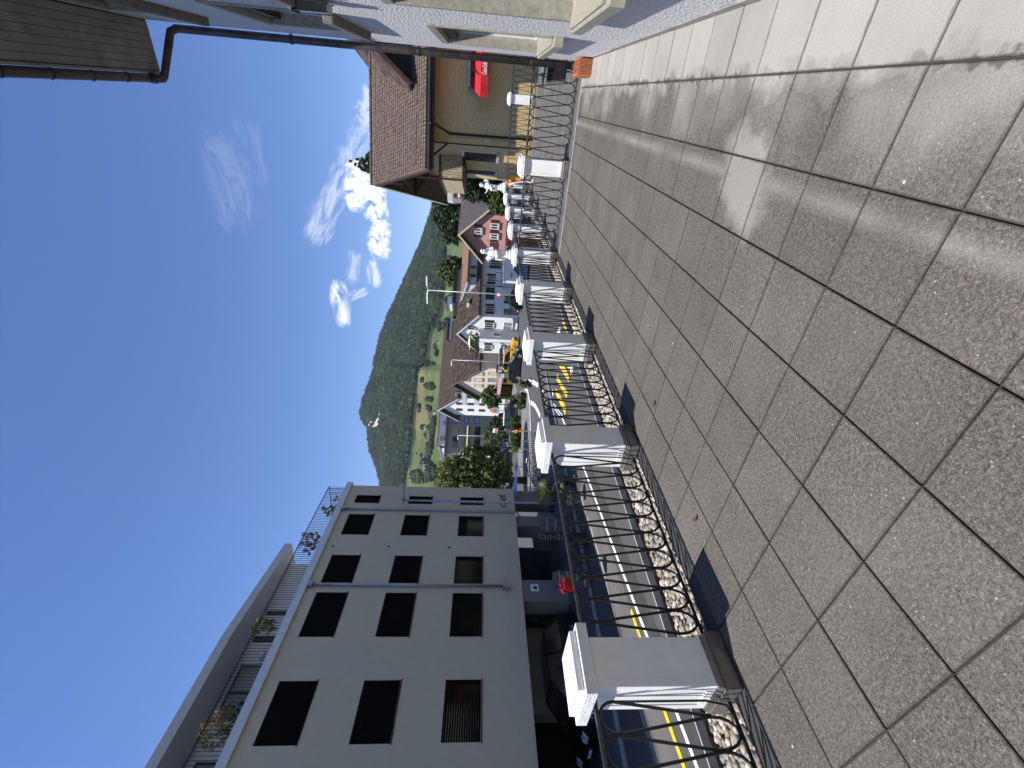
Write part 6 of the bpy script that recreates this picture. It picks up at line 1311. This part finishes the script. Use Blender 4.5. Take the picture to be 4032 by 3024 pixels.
    for s in (-1, 1):
        MB().hexa([(x1-.28, s*w*.58, b*.66), (x1+.012, s*w*.58, b*.60), (x1+.0, s*w*.95, b*.60), (x1-.32, s*w*1.0, b*.68), (x1-.32, s*w*.58, b*.82), (x1-.06, s*w*.58, b*.74), (x1-.10, s*w*.95, b*.74), (x1-.38, s*w*.99, b*.82)]).build('headlight', 'lamp_glass', t, world=False)
        MB().box(x0-.012, x0+.08, min(s*w*.7, s*w*.93), max(s*w*.7, s*w*.93), b*.72, b*.95).build('tail_light', 'sign_red', t, world=False)
        MB().box(x1-1.35, x1-1.2, min(s*w, s*(w+.16)), max(s*w, s*(w+.16)), b+.02, b+.15).build('mirror', color, t, world=False)
    MB().box(x1-.02, x1+.015, -w*.45, w*.45, b*.42, b*.62).build('grille', 'black_matt', t, world=False); MB().box(x1+.016, x1+.024, -.26, .26, .36, .47).build('licence_plate', 'sign_white', t, world=False); MB().box(x0-.024, x0-.012, -.26, .26, .5, .61).build('licence_plate', 'sign_white', t, world=False)
    return t
def ctr(c, xb, y, D): p = hd(*c(xb, y), D); return (p[0], p[1], S)
car('yellow compact van parked before the annex with the lime parasol', 'car_yellow', ctr(q4, 1000, 600, 57), 10, 4.1, 1.75, 1.85, 'van')
car('dark blue hatchback driving past in front of the yellow van', 'car_blue_dark', ctr(q4, 1150, 850, 53), 8, 4.3, 1.75, 1.5)
car('black small car with a white roof beyond the hedge', 'car_black', ctr(q5, 1080, 520, 56), 12, 3.9, 1.75, 1.6, 'suv', roofm='car_white')
car('blue car half hidden behind the far hedge', 'car_blue', ctr(q5, 880, 1340, 72), 20, 4.0, 1.7, 1.5)
car('dark car below the banners beside the big tree', 'car_black', ctr(q5, 1000, 1700, 62), 25, 4.2, 1.75, 1.5)
car('bright blue car seen through the railing left of the larger cherub', 'car_blue', (-15.2, 47.2, S), 165, 4.0, 1.75, 1.75, 'suv', roofm='car_white')  # white roof material paints in the shine on the blue roof
car('black car parked against the green-shuttered house', 'car_black', ctr(z8, 1500, 880, 56), 40, 4.2, 1.75, 1.5)
ca_, cz_ = FA.uv((2152, 2660), -1.5); bc = FA.pt(ca_-.35, -1.5, S); car('large black car standing in the shade under the beige building', 'car_black', tuple(bc), 278.9, 5.0, 1.95, min(2.3, cz_-S), 'hatch')

# ================================================================== street furniture
def box_hedge(label, c, xt, xb, y0, y1, D, seed, m='leaf_hedge', wd=1.2, n=6000):
    a = hd(*c(xb, y0), D); b = hd(*c(xb, y1), D); top = hd(*c(xt, (y0+y1)/2), D)[2]; t = empty('hedge', ((a[0]+b[0])/2, (a[1]+b[1])/2, S), label, 'hedge')
    L_ = math.hypot(a[0]-b[0], a[1]-b[1]); k = max(2, int(L_/.8)); h = (top-S)/2
    bl = [(a[0]+(b[0]-a[0])*(i+.5)/k, a[1]+(b[1]-a[1])*(i+.5)/k, S+h, L_/k*.7, wd*.6, h*.98, 1) for i in range(k)]
    leaves('foliage', m, bl, n, .10, seed, t); m_ = MB()
    for i in range(k): p = bl[i]; m_.tube([(p[0], p[1], S), (p[0]+.1, p[1], S+h)], .04, 5)
    m_.build('stems', 'bark', t)
box_hedge('clipped green hedge in front of the grey block, beside the warning sign', q5, 1000, 1200, 960, 1460, 50, 61)
box_hedge('clipped green hedge between the black car and the warning sign', q5, 1010, 1215, 650, 940, 50.5, 62, n=4500)
box_hedge('low green hedge in front of the black car with the white roof', q5, 1190, 1300, 50, 430, 46, 63, n=3500, wd=.8)
box_hedge('small bush with flowers on the tip of the traffic island', q4, 1240, 1400, 1290, 1400, 42, 64, n=1500, wd=.8)
for i, (x, y, D, r, lb, m) in enumerate(((700, 850, 66, 1.5, 'round dark bush on the lawn before the grey block', 'leaf_dark'), (560, 1250, 70, 1.7, 'light green bush under the street lamp by the grey block', 'leaf_hedge'), (560, 1050, 74, 1.6, 'green bush behind the orange and white sign', 'leaf_green'), (480, 180, 66, 1.3, 'leafy small tree before the white house with red shutters', 'leaf_green'), (580, 330, 66, 1.0, 'leafy bush beside the orange hanging sign', 'leaf_green'), (440, 90, 66, 1.2, 'leafy tree beside the corner shop canopy', 'leaf_green'))):
    p = hd(*q5(x, y), D); tree('bush', lb, 'bush', (p[0], p[1], S), [(p[0], p[1], p[2], r, r, r*.8), (p[0]+r*.6, p[1], p[2]-r*.5, r*.8, r*.8, r*.7), (p[0]-r*.5, p[1], p[2]-r*.3, r*.7, r*.7, r*.6)], 2600, .16, m, 70+i, .08)
def lamp_post(label, c, xt, yt, xb, yb, D, double=False, head_w=.9, arm=.45):
    a = hd(*c(xt, yt), D); b = hd(*c(xb, yb), D); t = empty('street_lamp', (a[0], a[1], S), label, 'street lamp', 'street lamps')
    MB().tube([(a[0], a[1], S), (a[0], a[1], S+2), (a[0], a[1], a[2])], [.08, .065, .045], 8).build('pole', 'pole_grey', t, smooth=True)
    for s in ((-1, 1) if double else (-1,)):
        m_ = MB(); m_.tube([(a[0], a[1], a[2]), (a[0]+s*arm, a[1], a[2]+.1)], .035, 6); m_.build('arm', 'pole_grey', t)
        m_ = MB(); x0, x1 = (a[0]+s*(arm-.02), a[0]+s*(arm-.02+head_w)); m_.hexa([(min(x0, x1), a[1]-.12, a[2]+.05), (max(x0, x1), a[1]-.12, a[2]+.05), (max(x0, x1), a[1]+.12, a[2]+.05), (min(x0, x1), a[1]+.12, a[2]+.05), (min(x0, x1)+.05, a[1]-.07, a[2]+.17), (max(x0, x1)-.05, a[1]-.07, a[2]+.17), (max(x0, x1)-.05, a[1]+.07, a[2]+.17), (min(x0, x1)+.05, a[1]+.07, a[2]+.17)]); m_.build('lamp_head', 'pvc', t)
    return t, a
lt, la = lamp_post('tall double-headed street lamp carrying a give-way sign', HC, 592, 88, 592, 88, 46, True, 1.0)
def tri(c, x0, y, x1, D, label, down=True, name='give_way_sign', parent=None):
    a = hd(*c(x0, y), D); b = hd(*c(x1, y), D); h = abs(a[2]-b[2]); w = h*.62; P = Plane((a[0], a[1]), -25); s_ = -1 if down else 1; zb = max(a[2], b[2]) if down else min(a[2], b[2]); za = min(a[2], b[2]) if down else max(a[2], b[2])
    t = empty(name, tuple(P.pt(0, 0, zb)), label, 'road sign')
    def T(k, o0, o1, m, nm, p): cz = (zb*2+za)/3; f = lambda a_, z_: (a_*k, cz+(z_-cz)*k); q = [f(-w, zb), f(w, zb), f(0, za)]; return MB().prism([P.pt(x, o0, z) for x, z in q], [P.pt(x, o1, z) for x, z in q]).build(nm, m, p)
    pl = T(1, .08, .10, 'sign_red', 'plate', t); T(.70, .101, .106, 'sign_white', 'face', pl); return t, P
t_, P_ = tri(z8, 1135, 868, 1265, 45.5, 'white triangular give-way sign with a red border on the lamp pole'); 
lamp_post('grey street lamp standing before the mossy roof, above the dark blue car', z4, 435, 885, 1170, 900, 60, False, .8, .12)
lamp_post('grey street lamp in front of the grey apartment block', z5, 645, 680, 1345, 700, 72, False, .8, .12)
# roadworks sign on its orange stand
t_, P_ = tri(q5, 1015, 980, 1195, 36, 'roadworks warning triangle on an orange stand at the edge of the pavement', down=False, name='roadworks_sign')
z0 = hd(*q5(1195, 980), 36)[2]
m_ = MB(); m_.fbox(P_, -.05, .05, .1085, .112, z0+.16, z0+.32); m_.fbox(P_, -.14, .10, .1085, .112, z0+.11, z0+.16); m_.tube([P_.pt(-.02, .115, z0+.36), P_.pt(.12, .115, z0+.2)], .012, 4); m_.build('symbol', 'sign_black', t_)
MB().fbox(P_, -.12, .12, .02, .07, z0-.55, z0-.02).build('orange_stand', 'sign_orange', t_); m_ = MB()
for s in (-1, 1): m_.tube([P_.pt(0, .04, z0-.3), P_.pt(s*.5, .04+s*.2, S+.03)], .02, 5)
m_.tube([P_.pt(0, .04, z0-.02), P_.pt(0, .04, S+.03)], .025, 5); m_.build('legs', 'pole_grey', t_)
# orange and grey inn sign, rounded top
Pi = Plane(hd(*q5(620, 490), 60), -32); a0, a1, c0, c1 = Pi.rect(q5, 505, 420, 735, 560); t = empty('hanging_sign', tuple(Pi.pt(0, 0, c0)), 'round-topped orange and grey sign before the white house with red shutters', 'sign')
cx_ = (a0+a1)/2; rr = (a1-a0)/2; sh_ = lambda k, zb: [(cx_-rr*k, zb), (cx_+rr*k, zb)]+[(cx_+rr*k*math.cos(math.pi*i/10), c1-rr+rr*k*math.sin(math.pi*i/10)) for i in range(11)]
MB().prism([Pi.pt(x, 0, z) for x, z in sh_(1, c0)], [Pi.pt(x, -.12, z) for x, z in sh_(1, c0)]).build('case', 'pole_grey', t)
zm = c0+(c1-c0)*.45; MB().prism([Pi.pt(x, .012, z) for x, z in sh_(.82, zm)], [Pi.pt(x, .001, z) for x, z in sh_(.82, zm)]).build('orange_field', 'sign_orange', t)
MB().fbox(Pi, a0+.1, a1-.1, .001, .012, c0+.1, zm-.06).build('lower_field', 'pvc', t); m_ = MB(); m_.tube([Pi.pt(a0+.2+.11*k, .02, c0+.3+.08*(-1)**k) for k in range(max(3, int((a1-a0-.4)/.11)))], .02, 4); m_.build('script', 'pale_blue', t); MB().tube([Pi.pt(cx_, -.06, S), Pi.pt(cx_, -.06, c0)], .05, 6).build('post', 'pole_grey', t)
# small orange and white sign
Pj = Plane(hd(*q5(640, 1000), 64), -35); a0, a1, c0, c1 = Pj.rect(q5, 580, 945, 695, 1050); t = empty('fuel_sign', tuple(Pj.pt(0, 0, c0)), 'small orange and white sign among the bushes before the grey block', 'sign')
MB().fbox(Pj, a0, a1, -.08, 0, c0, c1).build('panel', 'sign_white', t); MB().fbox(Pj, a0+.06, a1-.06, .001, .01, c0+.06, (c0+c1)/2+.05).build('orange_half', 'sign_orange', t); MB().fbox(Pj, a0+.25, a0+.5, .0101, .02, (c0+c1)/2+.15, c1-.15).build('mark', 'sign_red', t); MB().tube([Pj.pt((a0+a1)/2, -.04, S), Pj.pt((a0+a1)/2, -.04, c0)], .04, 6).build('post', 'pole_grey', t)
# dark banners with white letters
for i, (xt, xb, y, D, lb) in enumerate(((1100, 2100, 890, 44.5, 'dark upright banner with white letters in front of the big tree'),)):
    Pk = Plane(hd(*z5(1200, 905), D), -30); a0, a1, c0, c1 = Pk.rect(z5, 900, 872, 1340, 940); t = empty('banner_flag', tuple(Pk.pt(0, 0, S)), lb, 'banner')
    MB().prism([Pk.pt(x, 0, z) for x, z in ((a0, c0), (a1, c0+.2), (a1, c1-.3), (a0+.5, c1), (a0, c1-.4))], [Pk.pt(x, -.02, z) for x, z in ((a0, c0), (a1, c0+.2), (a1, c1-.3), (a0+.5, c1), (a0, c1-.4))]).build('cloth', 'black_matt', t)
    MB().tube([Pk.pt(a0-.03, -.01, S), Pk.pt(a0-.03, -.01, c1)], .025, 6).build('pole', 'dark_metal', t)
    for k in range(3):
        m_ = MB(); zz_ = c0+.35+.55*k; xa = a0+.1
        if k == 1: m_.tube([Pk.pt(xa+.2+.16*math.cos(j*.63), .01, zz_+.2+.16*math.sin(j*.63)) for j in range(11)], .03, 4, caps=False)
        else: m_.tube([Pk.pt(xa+.36, .01, zz_), Pk.pt(xa+.05, .01, zz_), Pk.pt(xa+.05, .01, zz_+.3)], .03, 4)
        m_.build('letter', 'sign_white', t)
# bollard posts along the island and a rack of bicycles
bl_ = ['striped marker post on the pale pavement left of the warning sign', 'thin grey post on the pavement beside the striped one', 'thin grey post on the pavement above the second pillar cap']
for i, (x, y, D) in enumerate(((1520, 730, 33), (1530, 1260, 30), (1500, 1460, 29))):
    p = hz(*q5(x, y), S+.03); t = empty('marker_post', tuple(p), bl_[i], 'post', 'posts along the island pavement'); MB().tube([tuple(p), (p[0], p[1], p[2]+.95)], .035, 6).build('post', 'pole_grey', t)
    for k in range(3 if i == 0 else 0): MB().tube([(p[0], p[1], p[2]+.4+.2*k), (p[0], p[1], p[2]+.48+.2*k)], .04, 6).build('stripe', 'line_yellow', t)
def bike(p, rz, label, first=[None]):
    if first[0] is None:
        t = empty('bicycle', (0, 0, 0), label, 'bicycle', 'bicycles parked by the cafe'); first[0] = t
        for x in (-.52, .52):
            m_ = MB(); m_.tube([(x+.33*math.cos(2*math.pi*k/20), 0, .34+.33*math.sin(2*math.pi*k/20)) for k in range(21)], .022, 5, caps=False)
            for k in range(8): a = math.pi*k/8; m_.tube([(x+.32*math.cos(a), 0, .34+.32*math.sin(a)), (x-.32*math.cos(a), 0, .34-.32*math.sin(a))], .004, 3)
            m_.build('wheel', 'tyre', t)
        m_ = MB(); pts = {'r': (-.52, 0, .34), 'b': (-.08, 0, .30), 's': (-.2, 0, .82), 'h': (.36, 0, .80), 'f': (.52, 0, .34)}
        for a, b in ('rb', 'rs', 'bs', 'bh', 'sh', 'hf'): m_.tube([pts[a], pts[b]], .016, 5)
        m_.build('frame', 'pole_grey', t); MB().tube([(.33, -.28, .98), (.36, 0, .95), (.33, .28, .98)], .014, 5).build('handlebar', 'dark_metal', t); MB().box(-.33, -.08, -.06, .06, .88, .93).build('saddle', 'black_matt', t)
    else: t = copy_tree(first[0])
    t.location = p; t.rotation_euler = (0, 0, rz); t['label'] = label; t['category'] = 'bicycle'; t['group'] = 'bicycles parked by the cafe'
ZC = crop(1980, 1780, .1929)
for i, (x, y) in enumerate(((520, 210), (500, 320), (470, 420), (480, 480), (470, 550), (480, 620))):
    p = hd(*ZC(x-100, y), 37-1.2*i); bike((p[0], p[1], S), .4+.25*i, ['bicycle at the far end of the row under the big tree', 'second bicycle from the far end under the big tree', 'third bicycle from the far end under the big tree', 'bicycle in the middle of the row, before the slatted fence', 'second bicycle from the near end by the cafe', 'bicycle nearest the cafe parasol'][i])

# ================================================================== things on the neighbour's terrace
# jagged black screen with a teal pointed sunshade lying on it
Pn = Plane((0, 13.6), 0); pt_ = lambda x, y, o=0.: Pn.uv((2080+x*.0995, 210+y*.0995), o)
t = empty('black_screen', (pt_(1580, 800)[0], 13.6, 0), 'black fringed panel standing on the terrace behind the cross railing', 'screen')
A_, B2_, C2_, D2_ = pt_(1580, 300), pt_(790, 300), pt_(715, 1150), pt_(1555, 1060)
def P2(uv, o=0.): return Pn.pt(uv[0], o, uv[1])
lft0, lft1 = D2_, C2_; base_z = 0.01
quad = [(A_[0], base_z), (A_[0], B2_[1]), (C2_[0]+.04, C2_[1]), (D2_[0]+.04, base_z)]
MB().prism([P2(q, 0) for q in quad], [P2(q, .03) for q in quad]).build('panel', 'black_matt', t)
m_ = MB(); nf = 15
for k in range(nf):
    z0 = base_z+(C2_[1]-base_z)*k/nf; z1_ = base_z+(C2_[1]-base_z)*(k+1)/nf; xx = quad[3][0]+(quad[2][0]-quad[3][0])*(k+.5)/nf
    m_.prism([Pn.pt(xx+.01, 0, z0), Pn.pt(xx+.01, 0, z1_), Pn.pt(xx-.09, 0, (z0+z1_)/2)], [Pn.pt(xx+.01, .03, z0), Pn.pt(xx+.01, .03, z1_), Pn.pt(xx-.09, .03, (z0+z1_)/2)])
m_.build('fringe', 'black_matt', t, kind='stuff')
t = empty('folded_sunshade', (pt_(600, 1000)[0], 13.5, pt_(600, 1000)[1]), 'teal folded sunshade with a long black tip above the black panel', 'sunshade')
p0, p1, p2 = pt_(610, 300), pt_(580, 770), pt_(545, 1430); zc_ = p0[1]
MB().tube([Pn.pt(p0[0]+.3, .1, p0[1]+.01), Pn.pt(p0[0], .1, p0[1]), Pn.pt(p1[0], .1, p1[1])], [.10, .10, .05], 8).build('canopy', 'teal', t)
MB().tube([Pn.pt(p1[0]+.001, .1, p1[1]), Pn.pt(p2[0], .1, p2[1])], [.048, .004], 8).build('tip', 'black_matt', t)
MB().box(Pn.pt(p0[0]+.25, 0, 0)[0], Pn.pt(p0[0]+.29, 0, 0)[0], 13.45, 13.52, 0, p0[1]).build('stand', 'black_matt', t)
# orange sunshade folded over a curved white lounger frame, beyond the sunlit pillar
Pl = Plane((-2.6, 20.2), 0); ul = lambda x, y: Pl.uv((1900+x*.104, 660+y*.104))
t = empty('lounger', (ul(1900, 500)[0], 20.2, 0), 'white curved lounger frame beyond the sunlit pillar', 'lounger')
path = [ul(1020, 590), ul(1200, 530), ul(1500, 490), ul(1650, 480), ul(1850, 520), ul(2080, 600)]
for o in (-.3, .3): MB().tube([Pl.pt(a, o, z) for a, z in path], .035, 6).build('curved_rail', 'white_paint', t, smooth=True)
m_ = MB()
for i in range(len(path)-1): (a, z), (b, y) = path[i], path[i+1]; m_.prism([Pl.pt(a, -.27, z), Pl.pt(b, -.27, y), Pl.pt(b, -.27, y-.02), Pl.pt(a, -.27, z-.02)], [Pl.pt(a, .27, z), Pl.pt(b, .27, y), Pl.pt(b, .27, y-.02), Pl.pt(a, .27, z-.02)])
m_.build('fabric', 'pole_grey', t); m_ = MB(); e_ = ul(2050, 400)
for o in (-.3, .3): m_.tube([Pl.pt(path[4][0], o, path[4][1]), Pl.pt(path[4][0]+.12, o, .0)], .02, 5)
m_.build('leg', 'pole_grey', t)
t = empty('orange_sunshade', (ul(1000, 500)[0], 20.0, 0), 'orange fabric bundled over the upper end of the white lounger', 'cloth')
m_ = MB(); rr5 = random.Random(4); ln_ = [ul(930, 520), ul(1010, 560), ul(1100, 490), ul(1280, 440), ul(1450, 420), ul(1500, 430)]
m_.tube([Pl.pt(a, .15+.04*(-1)**i, z+.03) for i, (a, z) in enumerate(ln_)], [.05, .10, .11, .10, .08, .04], 7); m_.tube([Pl.pt(*x) for x in ((ln_[1][0], .2, ln_[1][1]), (ul(1060, 640)[0], .25, ul(1060, 640)[1]), (ul(1150, 690)[0], .2, ul(1150, 690)[1]))], [.09, .08, .03], 7); m_.build('fabric', 'orange_cloth', t)
# small weed at the foot of the sunlit pillar
t = empty('weed', (QX-.25, 11.45, 0), 'small dry weed at the foot of the sunlit pillar', 'plant'); leaves('foliage', 'leaf_green', [(QX-.25, 11.45, .07, .08, .06, .08)], 60, .03, 91, t)
# fallen leaves on the slabs
for i, (x, y, lb) in enumerate(((2740, 2042, 'curled brown leaf lying on the slabs right of the second pillar'), (2578, 1588, 'small brown leaf on the slabs near the third pillar shadow'))):
    p = hz(x, y, .004); t = MB(); n = 8
    for k in range(n): a, b = 2*math.pi*k/n, 2*math.pi*(k+1)/n; t.quad((p[0], p[1], .012), (p[0]+.045*math.cos(a), p[1]+.022*math.sin(a), .004+.012*(k % 2)), (p[0]+.045*math.cos(b), p[1]+.022*math.sin(b), .004+.012*((k+1) % 2)))
    tag(t.build('fallen_leaf', 'timber_red'), lb, 'leaf')
for o in list(scene.objects):
    if o.name.startswith('give_way_curve'): o['kind'] = 'structure'

# thin summer haze between here and the hill
hm = bpy.data.materials.new('haze'); hm.use_nodes = True; hn = hm.node_tree; hn.nodes.clear(); pv = N(hn, 'ShaderNodeVolumePrincipled'); pv.inputs['Density'].default_value = .00006; pv.inputs['Color'].default_value = (.86, .92, 1, 1); pv.inputs['Anisotropy'].default_value = .2
ho = N(hn, 'ShaderNodeOutputMaterial'); hn.links.new(pv.outputs[0], ho.inputs['Volume']); M['haze'] = hm
MB().box(-6300, 6300, -6300, 9300, S-1.4, 900).build('haze', 'haze', kind='stuff')
